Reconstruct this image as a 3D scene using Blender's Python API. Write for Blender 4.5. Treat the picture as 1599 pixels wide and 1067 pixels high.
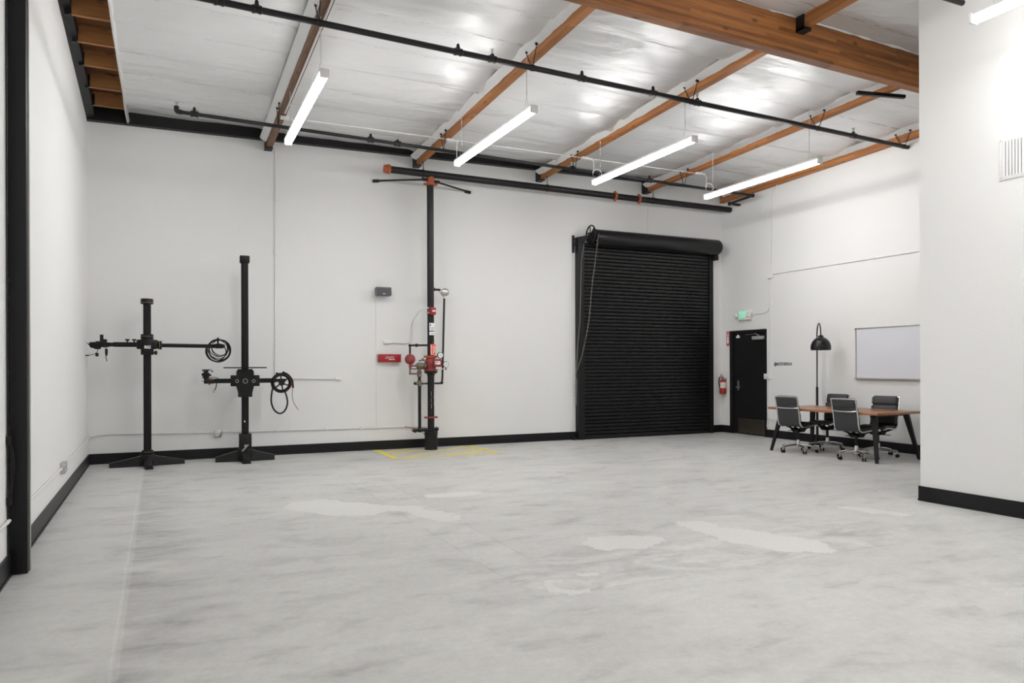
import bpy, math, random
from mathutils import Vector, Matrix, noise
random.seed(7)
for o in list(bpy.data.objects): bpy.data.objects.remove(o)
S = bpy.context.scene
COL = S.collection
PI = math.pi

# ---------------------------------------------------------------- camera
CH = 1.45
yaw, roll = math.radians(24.97), math.radians(-0.2)
fw = Vector((math.sin(yaw), math.cos(yaw), 0))
r0 = Vector((math.cos(yaw), -math.sin(yaw), 0)); u0 = Vector((0, 0, 1))
rt = r0*math.cos(roll) + u0*math.sin(roll); up = u0*math.cos(roll) - r0*math.sin(roll)
cd = bpy.data.cameras.new('camera'); cam = bpy.data.objects.new('camera', cd); COL.objects.link(cam)
M = Matrix.Identity(4)
for i in range(3): M[i][0] = rt[i]; M[i][1] = up[i]; M[i][2] = -fw[i]
M[0][3], M[1][3], M[2][3] = 1.10, 0.0, CH
cam.matrix_world = M
cd.sensor_fit = 'HORIZONTAL'; cd.sensor_width = 36; cd.lens = 1150/1599*36; cd.shift_y = 0.0241
cd.clip_start = .05; cd.clip_end = 200
S.camera = cam
# ---------------------------------------------------------------- world + exposure
w = bpy.data.worlds.new('world'); S.world = w; w.use_nodes = True
w.node_tree.nodes['Background'].inputs[0].default_value = (.8, .85, .9, 1)
w.node_tree.nodes['Background'].inputs[1].default_value = .3
S.view_settings.view_transform = 'Standard'; S.view_settings.look = 'None'
S.view_settings.gamma = 1; S.view_settings.use_curve_mapping = False
S.view_settings.exposure = 1.22
LAMP = 24.0        # emission of the linear fixtures

# ---------------------------------------------------------------- materials
def nmat(name):
    m = bpy.data.materials.new(name); m.use_nodes = True
    nt = m.node_tree; b = nt.nodes['Principled BSDF']
    return m, nt, b
def node(nt, t, **kw):
    n = nt.nodes.new(t)
    for k, v in kw.items():
        if k.startswith('i_'):
            k = k[2:]; n.inputs[int(k) if k.isdigit() else k].default_value = v
        else: setattr(n, k, v)
    return n
def mat(name, col, rough=.5, metal=0, var=.06, scale=8, bump=0, bscale=60, spec=.5, emit=None, es=1):
    m, nt, b = nmat(name)
    b.inputs['Roughness'].default_value = rough; b.inputs['Metallic'].default_value = metal
    b.inputs['Specular IOR Level'].default_value = spec
    tc = node(nt, 'ShaderNodeTexCoord')
    nz = node(nt, 'ShaderNodeTexNoise', i_Scale=scale, i_Detail=4)
    nt.links.new(tc.outputs['Object'], nz.inputs['Vector'])
    r = node(nt, 'ShaderNodeMix', data_type='RGBA')
    r.inputs[6].default_value = tuple(c*(1-var) for c in col)+(1,)
    r.inputs[7].default_value = tuple(min(1, c*(1+var)) for c in col)+(1,)
    nt.links.new(nz.outputs['Fac'], r.inputs[0]); nt.links.new(r.outputs[2], b.inputs['Base Color'])
    if bump:
        n2 = node(nt, 'ShaderNodeTexNoise', i_Scale=bscale, i_Detail=3)
        nt.links.new(tc.outputs['Object'], n2.inputs['Vector'])
        bp = node(nt, 'ShaderNodeBump', i_Strength=bump, i_Distance=.01)
        nt.links.new(n2.outputs['Fac'], bp.inputs['Height']); nt.links.new(bp.outputs[0], b.inputs['Normal'])
    if emit:
        b.inputs['Emission Color'].default_value = emit+(1,); b.inputs['Emission Strength'].default_value = es
    return m
def wood(name, c1, c2, axis, lam=.035, rough=.55, knots=True):
    """timber with grain running along axis and laminations of lam metres"""
    m, nt, b = nmat(name); L = nt.links.new
    tc = node(nt, 'ShaderNodeTexCoord'); mp = node(nt, 'ShaderNodeMapping')
    s = [9, 9, 22]; s[axis] = .9
    mp.inputs['Scale'].default_value = s
    L(tc.outputs['Object'], mp.inputs['Vector'])
    n1 = node(nt, 'ShaderNodeTexNoise', i_Scale=2.2, i_Detail=6, i_Roughness=.65, i_Distortion=.4); L(mp.outputs[0], n1.inputs['Vector'])
    # lamination tone: snapped z + snapped length
    sx = node(nt, 'ShaderNodeSeparateXYZ'); L(tc.outputs['Object'], sx.inputs[0])
    zf = node(nt, 'ShaderNodeMath', operation='DIVIDE'); zf.inputs[1].default_value = lam; L(sx.outputs[2], zf.inputs[0])
    zz = node(nt, 'ShaderNodeMath', operation='FLOOR'); L(zf.outputs[0], zz.inputs[0])
    wn = node(nt, 'ShaderNodeTexWhiteNoise', noise_dimensions='1D'); L(zz.outputs[0], wn.inputs['W'])
    ad = node(nt, 'ShaderNodeMath', operation='MULTIPLY_ADD'); ad.inputs[1].default_value = .45
    L(sx.outputs[axis], ad.inputs[0]); mu = node(nt, 'ShaderNodeMath', operation='MULTIPLY'); mu.inputs[1].default_value = 7
    L(wn.outputs[0], mu.inputs[0]); L(mu.outputs[0], ad.inputs[2])
    fl = node(nt, 'ShaderNodeMath', operation='FLOOR'); L(ad.outputs[0], fl.inputs[0])
    cmb = node(nt, 'ShaderNodeCombineXYZ'); L(fl.outputs[0], cmb.inputs[0]); L(zz.outputs[0], cmb.inputs[1])
    w2 = node(nt, 'ShaderNodeTexWhiteNoise', noise_dimensions='3D'); L(cmb.outputs[0], w2.inputs['Vector'])
    a2 = node(nt, 'ShaderNodeMath', operation='MULTIPLY_ADD'); a2.inputs[1].default_value = .38 if lam < 1 else 0; L(w2.outputs[0], a2.inputs[0])
    a3 = node(nt, 'ShaderNodeMath', operation='MULTIPLY'); a3.inputs[1].default_value = .85; L(n1.outputs[0], a3.inputs[0]); L(a3.outputs[0], a2.inputs[2])
    cr = node(nt, 'ShaderNodeValToRGB'); L(a2.outputs[0], cr.inputs[0])
    cr.color_ramp.elements[0].position = .25; cr.color_ramp.elements[1].position = .85
    cr.color_ramp.elements[0].color = c1+(1,); cr.color_ramp.elements[1].color = c2+(1,)
    out = cr.outputs[0]
    if knots:
        mp2 = node(nt, 'ShaderNodeMapping'); s2 = [6, 6, 6]; s2[axis] = 2.6; mp2.inputs['Scale'].default_value = s2
        L(tc.outputs['Object'], mp2.inputs['Vector'])
        v = node(nt, 'ShaderNodeTexVoronoi', i_Scale=1.0); L(mp2.outputs[0], v.inputs['Vector'])
        k = node(nt, 'ShaderNodeMapRange'); k.inputs[1].default_value = .05; k.inputs[2].default_value = .16
        k.inputs[3].default_value = .75; k.inputs[4].default_value = 0; L(v.outputs['Distance'], k.inputs[0])
        mx = node(nt, 'ShaderNodeMix', data_type='RGBA'); L(k.outputs[0], mx.inputs[0]); L(out, mx.inputs[6])
        mx.inputs[7].default_value = (.05, .018, .006, 1); out = mx.outputs[2]
    L(out, b.inputs['Base Color']); b.inputs['Roughness'].default_value = rough
    bp = node(nt, 'ShaderNodeBump', i_Strength=.15, i_Distance=.004); L(n1.outputs[0], bp.inputs['Height']); L(bp.outputs[0], b.inputs['Normal'])
    return m
GL1, GL2 = (.17, .055, .014), (.50, .20, .055)
M_girder = wood('glulam girder wood', (.12, .036, .007), (.42, .16, .04), 0, lam=.038)
M_purlin = wood('purlin wood', (.20, .068, .015), (.50, .20, .06), 1, lam=.04)
M_old = wood('aged purlin wood', (.12, .055, .028), (.34, .17, .09), 1, lam=9)
M_joist = wood('bare joist wood', (.25, .10, .03), (.55, .27, .10), 0, lam=9)
M_deck = wood('roof deck wood', (.12, .045, .014), (.30, .13, .045), 0, lam=9)
M_walnut = wood('walnut table wood', (.22, .075, .025), (.56, .25, .09), 1, lam=9, rough=.3, knots=False)
M_wall = mat('painted wall', (.80, .80, .79), .6, var=.015, scale=1.2, bump=.12, bscale=35, spec=.3)
M_black = mat('black paint', (.010, .010, .011), .45, var=.25, scale=5, bump=.05, spec=.28)
M_blackgloss = mat('black satin enamel', (.008, .008, .009), .28, var=.2, bump=.03, spec=.38)
M_base = mat('black rubber baseboard', (.011, .011, .012), .42, var=.3, scale=3, spec=.25)
M_iron = mat('black iron pipe', (.010, .010, .011), .36, var=.3, scale=9, bump=.08, spec=.35)
M_blkmetal = mat('anodised black metal', (.007, .007, .007), .40, var=.2, spec=.25)
M_plastic = mat('black plastic', (.010, .010, .010), .5, spec=.3)
M_gold = mat('brass band', (.17, .125, .05), .35, metal=.8)
M_red = mat('red enamel', (.36, .016, .022), .38, var=.12, scale=20)
M_redold = mat('weathered red enamel', (.26, .035, .035), .55, var=.3, scale=18, bump=.2)
M_orange = mat('orange primer coupling', (.42, .10, .035), .6, var=.25, scale=22, bump=.2)
M_brass = mat('tarnished brass', (.19, .16, .12), .45, metal=.6, var=.3, scale=25)
M_chrome = mat('polished aluminium', (.68, .68, .68), .24, metal=1, var=.03)
M_steel = mat('brushed steel', (.55, .54, .52), .35, metal=1, var=.08)
M_kick = mat('dark kick plate', (.14, .125, .10), .38, metal=.85, var=.15)
M_leather = mat('charcoal leather', (.034, .035, .039), .5, var=.15, scale=30, bump=.25, bscale=120)
M_white = mat('white metal', (.80, .80, .79), .4, var=.02)
M_cond = mat('painted conduit', (.74, .74, .73), .45, var=.02)
M_grey = mat('grey plastic', (.16, .16, .165), .5)
M_greymid = mat('galvanised grey', (.45, .45, .44), .5, metal=.3)
M_paper = mat('white label', (.82, .82, .83), .5, var=.03)
M_ink = mat('black ink', (.01, .01, .01), .5)
M_inkred = mat('red ink', (.55, .02, .03), .5)
M_board = mat('whiteboard surface', (.71, .725, .78), .22, var=.02, scale=2)
M_yellow = mat('yellow floor paint', (.80, .66, .09), .6, var=.12, scale=12)
M_orangetag = mat('orange tag', (.80, .12, .05), .5)
M_cable = mat('black cable', (.008, .008, .008), .45, spec=.3)
M_blue = mat('blue anodised knob', (.02, .08, .45), .3, metal=.4)
M_green = mat('lit green letters', (.1, .8, .45), .5, emit=(.06, .55, .28), es=.5)
M_dark = mat('dark cavity', (.02, .018, .018), .8)
M_tube = mat('lit linear diffuser', (.9, .9, .9), .4, emit=(1.0, .99, .98), es=LAMP)

def floor_mat():
    m, nt, b = nmat('worn concrete'); L = nt.links.new
    tc = node(nt, 'ShaderNodeTexCoord')
    def nz(scale, sx=1, sy=1, det=5, dist=0, rough=.55):
        mp = node(nt, 'ShaderNodeMapping'); mp.inputs['Scale'].default_value = (sx, sy, 1); mp.inputs['Rotation'].default_value = (0, 0, .35)
        L(tc.outputs['Object'], mp.inputs['Vector'])
        n = node(nt, 'ShaderNodeTexNoise', i_Scale=scale, i_Detail=det, i_Distortion=dist, i_Roughness=rough); L(mp.outputs[0], n.inputs['Vector']); return n
    def mr(src, a, c, lo, hi, smooth=False):
        r = node(nt, 'ShaderNodeMapRange'); r.inputs[1].default_value = a; r.inputs[2].default_value = c
        r.inputs[3].default_value = lo; r.inputs[4].default_value = hi
        if smooth: r.interpolation_type = 'SMOOTHSTEP'
        L(src, r.inputs[0]); return r.outputs[0]
    def ma(op, a, c=None, d=None):
        n = node(nt, 'ShaderNodeMath', operation=op)
        for i, x in enumerate((a, c, d)):
            if x is None: continue
            if isinstance(x, (int, float)): n.inputs[i].default_value = x
            else: L(x, n.inputs[i])
        return n.outputs[0]
    big = nz(.55, 1, 1.2, 4, .5); mid = nz(2.6, 1, 1.1, 7, .15, .62); fine = nz(55, 1, 1, 2); streak = nz(1.9, .85, 1.1, 5, .25, .55); grain = nz(16, 1, 1, 6, 0, .75); wisps = nz(3.3, .55, 1.3, 6, .3, .62)
    v = ma('MULTIPLY_ADD', big.outputs[0], .16, .365)
    v = ma('MULTIPLY_ADD', mid.outputs[0], .13, v)
    dark = mr(streak.outputs[0], .50, .76, 0, .11, True); v = ma('SUBTRACT', v, dark)
    v = ma('MULTIPLY_ADD', fine.outputs[0], .07, v)
    v = ma('MULTIPLY_ADD', grain.outputs[0], .20, ma('SUBTRACT', v, .10))
    v = ma('SUBTRACT', v, mr(wisps.outputs[0], .52, .72, 0, .11, True))
    v = ma('ADD', v, mr(wisps.outputs[0], .30, .48, .04, 0))
    # noise-distorted ground coordinates for the repair patches
    nd = node(nt, 'ShaderNodeTexNoise', i_Scale=3.4, i_Detail=9, i_Roughness=.68); L(tc.outputs['Object'], nd.inputs['Vector'])
    sb = node(nt, 'ShaderNodeVectorMath', operation='SUBTRACT'); L(nd.outputs['Color'], sb.inputs[0]); sb.inputs[1].default_value = (.5, .5, .5)
    sc = node(nt, 'ShaderNodeVectorMath', operation='MULTIPLY'); L(sb.outputs[0], sc.inputs[0]); sc.inputs[1].default_value = (.50, .50, 0)
    pp = node(nt, 'ShaderNodeVectorMath', operation='ADD'); L(tc.outputs['Object'], pp.inputs[0]); L(sc.outputs[0], pp.inputs[1])
    def capsule(a, c, r):
        A = Vector((*a, 0)); B = Vector((*c, 0)); D = B-A
        s1 = node(nt, 'ShaderNodeVectorMath', operation='SUBTRACT'); L(pp.outputs[0], s1.inputs[0]); s1.inputs[1].default_value = A
        d = node(nt, 'ShaderNodeVectorMath', operation='DOT_PRODUCT'); L(s1.outputs[0], d.inputs[0]); d.inputs[1].default_value = D/D.length_squared
        cl = node(nt, 'ShaderNodeClamp'); L(d.outputs['Value'], cl.inputs[0])
        ss = node(nt, 'ShaderNodeVectorMath', operation='SCALE'); ss.inputs[0].default_value = D; L(cl.outputs[0], ss.inputs['Scale'])
        s2 = node(nt, 'ShaderNodeVectorMath', operation='SUBTRACT'); L(s1.outputs[0], s2.inputs[0]); L(ss.outputs[0], s2.inputs[1])
        ln = node(nt, 'ShaderNodeVectorMath', operation='LENGTH'); L(s2.outputs[0], ln.inputs[0])
        return ma('SUBTRACT', ln.outputs['Value'], r)
    caps = [((4.40, 5.13), (4.58, 5.1), .25), ((5.45, 5.38), (5.48, 4.8), .17), ((5.50, 4.85), (5.68, 4.38), .27),
            ((7.38, 5.3), (7.5, 4.85), .12), ((3.43, 4.40), (3.35, 4.22), .06), ((3.35, 4.2), (3.5, 4.1), .06),
            ((2.5, 7.82), (2.8, 7.4), .32), ((3.8, 7.85), (4.15, 7.85), .16), ((3.35, 7.15), (3.5, 6.6), .14), ((2.9, 7.5), (3.3, 7.3), .14),
            ((3.7, 4.45), (3.78, 4.42), .05), ((1.95, 9.9), (2.6, 9.6), .2)]
    dist = None
    for c in caps[:-1]:
        d = capsule(*c); dist = d if dist is None else ma('MINIMUM', dist, d)
    patch = mr(dist, -.015, .012, 1, 0)
    # trench repairs: two long strips
    sx = node(nt, 'ShaderNodeSeparateXYZ'); L(tc.outputs['Object'], sx.inputs[0]); X, Y = sx.outputs[0], sx.outputs[1]
    px = node(nt, 'ShaderNodeSeparateXYZ'); L(pp.outputs[0], px.inputs[0])
    def box(x0, x1, y0, y1):
        dx = ma('SUBTRACT', ma('ABSOLUTE', ma('SUBTRACT', X, (x0+x1)/2)), (x1-x0)/2)
        dy = ma('SUBTRACT', ma('ABSOLUTE', ma('SUBTRACT', Y, (y0+y1)/2)), (y1-y0)/2)
        return ma('MAXIMUM', dx, dy)
    bd = ma('MINIMUM', box(3.17, 3.56, 4.1, 9.5), box(3.2, 9.5, 4.1, 4.95))
    strip = mr(bd, -.01, .01, 1, 0)
    edge = mr(ma('ABSOLUTE', bd), 0, .014, 1, 0)
    swirl = nz(1.6, 1, 1.6, 5, 2.2, .6)
    tone = mr(swirl.outputs[0], .35, .65, -.085, .045)
    v = ma('MULTIPLY_ADD', ma('MULTIPLY', strip, mr(Y, 4.9, 5.0, 1, 0)), ma('MULTIPLY', tone, mr(X, 6.3, 7.2, 1, .2)), v)
    v = ma('MULTIPLY_ADD', strip, .018, v)
    v = ma('MULTIPLY_ADD', ma('MULTIPLY', edge, mr(mid.outputs[0], .4, .6, 0, 1)), -.11, v)
    # expansion joint by the left wall
    jx = ma('SUBTRACT', ma('MULTIPLY_ADD', Y, .0122, X), .905)
    jx = ma('MULTIPLY_ADD', ma('SUBTRACT', px.outputs[0], X), .06, jx)
    v = ma('ADD', v, mr(jx, -.01, .01, .022, 0))
    v = ma('SUBTRACT', v, ma('MULTIPLY', mr(jx, .0, .55, .13, 0), ma('MULTIPLY', mr(jx, 0, .02, 0, 1), mr(wisps.outputs[0], .38, .58, .15, 1))))
    v = ma('ADD', v, mr(ma('ABSOLUTE', ma('SUBTRACT', ma('ABSOLUTE', jx), .016)), .0, .010, .06, 0))
    jy = ma('ABSOLUTE', ma('SUBTRACT', ma('MULTIPLY_ADD', X, -.02, Y), 12.05))
    v = ma('SUBTRACT', v, mr(jy, 0, .02, .04, 0))
    # patches last
    pm = node(nt, 'ShaderNodeMix'); L(patch, pm.inputs[0]); L(v, pm.inputs[2]); L(ma('MULTIPLY_ADD', fine.outputs[0], .22, .525), pm.inputs[3])
    v = ma('SUBTRACT', pm.outputs[0], mr(ma('ABSOLUTE', dist), 0, .02, .05, 0))
    # chips and specks
    vo = node(nt, 'ShaderNodeTexVoronoi', i_Scale=2.3); L(pp.outputs[0], vo.inputs['Vector'])
    v = ma('SUBTRACT', v, mr(vo.outputs['Distance'], .012, .03, .17, 0))
    cb = node(nt, 'ShaderNodeCombineColor')
    L(v, cb.inputs[0]); L(ma('MULTIPLY', v, .997), cb.inputs[1]); L(ma('MULTIPLY', v, .965), cb.inputs[2])
    L(cb.outputs[0], b.inputs['Base Color'])
    L(mr(mid.outputs[0], .3, .7, .42, .6), b.inputs['Roughness']); b.inputs['Specular IOR Level'].default_value = .35
    bp = node(nt, 'ShaderNodeBump', i_Strength=.2, i_Distance=.003); L(fine.outputs[0], bp.inputs['Height']); L(bp.outputs[0], b.inputs['Normal'])
    return m
M_floor = floor_mat()

def foil_mat():
    m, nt, b = nmat('foil faced insulation'); L = nt.links.new
    tc = node(nt, 'ShaderNodeTexCoord'); uv = node(nt, 'ShaderNodeUVMap', uv_map='seams')
    sx = node(nt, 'ShaderNodeSeparateXYZ'); L(uv.outputs[0], sx.inputs[0])
    n0 = node(nt, 'ShaderNodeTexNoise', i_Scale=3.0, i_Detail=5); L(tc.outputs['Object'], n0.inputs['Vector'])
    def ma(op, a, c=None, d=None):
        n = node(nt, 'ShaderNodeMath', operation=op)
        for i, x in enumerate((a, c, d)):
            if x is None: continue
            if isinstance(x, (int, float)): n.inputs[i].default_value = x
            else: L(x, n.inputs[i])
        return n.outputs[0]
    def mr(src, a, c, lo, hi):
        r = node(nt, 'ShaderNodeMapRange'); r.inputs[1].default_value = a; r.inputs[2].default_value = c
        r.inputs[3].default_value = lo; r.inputs[4].default_value = hi; L(src, r.inputs[0]); return r.outputs[0]
    f = ma('FRACT', ma('ADD', ma('MULTIPLY_ADD', n0.outputs[0], .05, sx.outputs[1]), 500.475))
    d = ma('ABSOLUTE', ma('SUBTRACT', f, .5))
    n1 = node(nt, 'ShaderNodeTexNoise', i_Scale=7.0, i_Detail=3); L(tc.outputs['Object'], n1.inputs['Vector'])
    line = ma('MULTIPLY', mr(d, .003, .010, 1, 0), mr(n1.outputs[0], .44, .60, 0, .8))
    tape = ma('MULTIPLY', mr(d, .02, .035, 1, 0), .5)
    # rows of tiny printed marks beside the seams
    mp = node(nt, 'ShaderNodeMapping'); mp.inputs['Scale'].default_value = (1.6, 1, 1); L(uv.outputs[0], mp.inputs['Vector'])
    s2 = node(nt, 'ShaderNodeSeparateXYZ'); L(mp.outputs[0], s2.inputs[0])
    dash = mr(ma('ABSOLUTE', ma('SUBTRACT', ma('FRACT', s2.outputs[0]), .5)), .14, .15, 1, 0)
    row = mr(ma('ABSOLUTE', ma('SUBTRACT', f, .60)), .003, .007, 1, 0)
    n3 = node(nt, 'ShaderNodeTexNoise', i_Scale=70, i_Detail=1); L(tc.outputs['Object'], n3.inputs['Vector'])
    ink = ma('MULTIPLY', ma('MULTIPLY', dash, row), mr(n3.outputs[0], .5, .56, 0, .6))
    base = node(nt, 'ShaderNodeMix', data_type='RGBA'); base.inputs[6].default_value = (.73, .73, .73, 1); base.inputs[7].default_value = (.06, .055, .05, 1)
    L(line, base.inputs[0])
    b2 = node(nt, 'ShaderNodeMix', data_type='RGBA'); L(ink, b2.inputs[0]); L(base.outputs[2], b2.inputs[6]); b2.inputs[7].default_value = (.12, .16, .36, 1)
    L(b2.outputs[2], b.inputs['Base Color'])
    b.inputs['Metallic'].default_value = .40
    L(mr(n0.outputs[0], .3, .7, .34, .50), b.inputs['Roughness'])
    mpw = node(nt, 'ShaderNodeMapping'); mpw.inputs['Scale'].default_value = (.8, 2.6, 1); mpw.inputs['Rotation'].default_value = (0, 0, .25); L(tc.outputs['Object'], mpw.inputs['Vector'])
    w1 = node(nt, 'ShaderNodeTexNoise', i_Scale=1.7, i_Detail=3, i_Distortion=.5, i_Roughness=.45); L(mpw.outputs[0], w1.inputs['Vector'])
    bp = node(nt, 'ShaderNodeBump', i_Strength=.8, i_Distance=.045); L(w1.outputs[0], bp.inputs['Height'])
    L(bp.outputs[0], b.inputs['Normal'])
    return m
M_foil = foil_mat()
M_flap = mat('bare foil edge', (.80, .80, .80), .34, metal=.45, var=.03, bump=.35, bscale=14)

# ---------------------------------------------------------------- mesh helpers
class MB:
    def __init__(s): s.v = []; s.f = []; s.sm = []
    def add(s, vs, fs, smooth=False):
        n = len(s.v); s.v += [tuple(v) for v in vs]; s.f += [tuple(i+n for i in f) for f in fs]; s.sm += [smooth]*len(fs); return s
    def box(s, x0, x1, y0, y1, z0, z1, bev=0):
        if bev:
            b = min(bev, (x1-x0)*.49, (y1-y0)*.49, (z1-z0)*.49)
            return s.rbox(((x0+x1)/2, (y0+y1)/2, (z0+z1)/2), ((x1-x0)/2, (y1-y0)/2, (z1-z0)/2), b)
        vs = [(x, y, z) for z in (z0, z1) for x, y in ((x0, y0), (x1, y0), (x1, y1), (x0, y1))]
        return s.add(vs, [(3, 2, 1, 0), (4, 5, 6, 7), (0, 1, 5, 4), (1, 2, 6, 5), (2, 3, 7, 6), (3, 0, 4, 7)])
    def rbox(s, c, h, b, R=None, n=2):
        """box with rounded edges: half sizes h, radius b"""
        c = Vector(c); K = 4*n+4
        rings = []
        steps = []
        for k in range(n+1):
            a = PI/2*k/n; steps.append((-h[2]+b-b*math.cos(a), b*math.sin(a)))
        for k in range(n+1):
            a = PI/2*k/n; steps.append((h[2]-b+b*math.sin(a), b*math.cos(a)))
        for z, rr in steps:
            ring = []
            for q, (sx, sy) in enumerate(((1, 1), (-1, 1), (-1, -1), (1, -1))):
                for k in range(n+1):
                    a = PI/2*(q+k/n)
                    ring.append(Vector((sx*(h[0]-b)+rr*math.cos(a), sy*(h[1]-b)+rr*math.sin(a), z)))
            rings.append(ring)
        N = len(rings[0]); vs = []
        for r in rings:
            for p in r: vs.append((R @ p if R else p)+c)
        fs = []
        for i in range(len(rings)-1):
            for j in range(N): fs.append((i*N+j, i*N+(j+1) % N, (i+1)*N+(j+1) % N, (i+1)*N+j))
        fs.append(tuple(reversed(range(N)))); fs.append(tuple((len(rings)-1)*N+j for j in range(N)))
        return s.add(vs, fs, True)
    def obox(s, a, b, w, h, upv=(0, 0, 1)):
        """bar of width w and height h from a to b"""
        a = Vector(a); b = Vector(b); d = (b-a).normalized(); u = Vector(upv)
        if abs(d.dot(u)) > .99: u = Vector((1, 0, 0))
        r = d.cross(u).normalized(); u = r.cross(d)
        vs = [p+r*x*w/2+u*y*h/2 for p in (a, b) for x, y in ((-1, -1), (1, -1), (1, 1), (-1, 1))]
        return s.add(vs, [(0, 1, 2, 3), (7, 6, 5, 4), (0, 4, 5, 1), (1, 5, 6, 2), (2, 6, 7, 3), (3, 7, 4, 0)])
    def tube(s, pts, r, n=10, closed=False, caps=True):
        pts = [Vector(p) for p in pts]; N = len(pts)
        rs = r if isinstance(r, (list, tuple)) else [r]*N
        prev = None; vs = []
        for i, p in enumerate(pts):
            if closed: t = (pts[(i+1) % N]-pts[i-1])
            else: t = (pts[min(i+1, N-1)]-pts[max(i-1, 0)])
            t.normalize()
            if prev is None:
                u = Vector((0, 0, 1)) if abs(t.z) < .9 else Vector((1, 0, 0))
                u = (u-t*u.dot(t)).normalized()
            else: u = (prev-t*prev.dot(t)).normalized()
            prev = u; w_ = t.cross(u)
            for k in range(n):
                a = 2*PI*k/n; vs.append(p+(u*math.cos(a)+w_*math.sin(a))*rs[i])
        fs = []
        for i in range(N if closed else N-1):
            j = (i+1) % N
            for k in range(n): fs.append((i*n+k, i*n+(k+1) % n, j*n+(k+1) % n, j*n+k))
        s.add(vs, fs, True)
        if caps and not closed:
            m = len(s.v)-len(vs)
            s.f.append(tuple(m+k for k in reversed(range(n)))); s.f.append(tuple(m+(N-1)*n+k for k in range(n))); s.sm += [False, False]
        return s
    def lathe(s, o, axis, prof, n=20):
        """prof: (distance along axis, radius)"""
        o = Vector(o); ax = Vector(axis).normalized()
        u = Vector((0, 0, 1)) if abs(ax.z) < .9 else Vector((1, 0, 0)); u = (u-ax*u.dot(ax)).normalized(); w_ = ax.cross(u)
        vs = [o+ax*d+(u*math.cos(2*PI*k/n)+w_*math.sin(2*PI*k/n))*max(r, 1e-5) for d, r in prof for k in range(n)]
        fs = [(i*n+k, i*n+(k+1) % n, (i+1)*n+(k+1) % n, (i+1)*n+k) for i in range(len(prof)-1) for k in range(n)]
        m = len(prof)-1
        fs.append(tuple(reversed(range(n)))); fs.append(tuple(m*n+k for k in range(n)))
        return s.add(vs, fs, True)
    def sphere(s, c, r, n=14, sz=1):
        return s.lathe(c, (0, 0, 1), [(-r*sz*math.cos(PI*i/n), r*math.sin(PI*i/n)) for i in range(n+1)], 2*n)
    def prism(s, poly, axis, d0, d1):
        """extrude 2D polygon along axis 0/1/2; poly coords are the other two in order"""
        def P(p, d):
            q = list(p); q.insert(axis, d); return q
        n = len(poly)
        vs = [P(p, d0) for p in poly]+[P(p, d1) for p in poly]
        return s.add(vs, [tuple(range(n)), tuple(reversed(range(n, 2*n)))]+[(i, i+n, (i+1) % n+n, (i+1) % n) for i in range(n)])
    def xf(s, Mx): s.v = [tuple(Mx @ Vector(v)) for v in s.v]; return s
    def build(s, name, m, parent=None):
        me = bpy.data.meshes.new(name); me.from_pydata(s.v, [], s.f)
        me.polygons.foreach_set('use_smooth', s.sm)
        me.materials.append(m)
        import bmesh
        bm = bmesh.new(); bm.from_mesh(me); bmesh.ops.recalc_face_normals(bm, faces=bm.faces); bm.to_mesh(me); bm.free()
        if any(s.sm):
            try: me.set_sharp_from_angle(angle=math.radians(38))
            except Exception: pass
        o = bpy.data.objects.new(name, me); COL.objects.link(o)
        if parent is not None: o.parent = parent
        return o
def empty(name, loc=(0, 0, 0), rz=0):
    o = bpy.data.objects.new(name, None); COL.objects.link(o); o.location = loc; o.rotation_euler = (0, 0, rz); o.empty_display_size = .1
    return o
def tag(o, label, cat, group=None, kind=None):
    o['label'] = label; o['category'] = cat
    if group: o['group'] = group
    if kind: o['kind'] = kind
    return o
def struct(o, label=None):
    o['kind'] = 'structure'
    if label: o['label'] = label
    return o
def copy_tree(o, parent=None):
    c = o.copy(); COL.objects.link(c); c.parent = parent
    for ch in [x for x in bpy.data.objects if x.parent == o]: copy_tree(ch, c)
    return c
def arc(c, r, a0, a1, n, ax='xz'):
    out = []
    for i in range(n+1):
        a = a0+(a1-a0)*i/n; x, y = r*math.cos(a), r*math.sin(a)
        out.append((c[0]+x, c[1], c[2]+y) if ax == 'xz' else (c[0], c[1]+x, c[2]+y) if ax == 'yz' else (c[0]+x, c[1]+y, c[2]))
    return out
def round_path(pts, r=.05, n=5):
    pts = [Vector(p) for p in pts]; out = [pts[0]]
    for i in range(1, len(pts)-1):
        a, b, c = pts[i-1], pts[i], pts[i+1]
        d1 = (a-b); d2 = (c-b); q = min(r, d1.length*.45, d2.length*.45); p1 = b+d1.normalized()*q; p2 = b+d2.normalized()*q
        for k in range(n+1):
            t = k/n; out.append(p1*(1-t)**2+b*2*t*(1-t)+p2*t*t)
    out.append(pts[-1]); return out
def smooth(pts, it=2):
    pts = [Vector(p) for p in pts]
    for _ in range(it):
        q = [pts[0]]
        for a, b in zip(pts, pts[1:]): q += [a*.75+b*.25, a*.25+b*.75]
        q.append(pts[-1]); pts = q
    return pts
def text(body, size, loc, rot, m, name, parent=None, ext=.001, sx=1, bold=0):
    cu = bpy.data.curves.new(name, 'FONT'); cu.body = body; cu.size = size; cu.extrude = ext; cu.align_x = 'CENTER'; cu.align_y = 'CENTER'; cu.offset = bold
    t = bpy.data.objects.new(name, cu); COL.objects.link(t)
    bpy.context.view_layer.update()
    me = bpy.data.meshes.new_from_object(t.evaluated_get(bpy.context.evaluated_depsgraph_get()))
    bpy.data.objects.remove(t)
    Mx = Matrix.Translation(loc) @ rot.to_4x4() @ Matrix.Diagonal((sx, 1, 1, 1))
    me.transform(Mx); me.materials.clear(); me.materials.append(m)
    o = bpy.data.objects.new(name, me); COL.objects.link(o)
    if parent is not None: o.parent = parent
    return o
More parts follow.
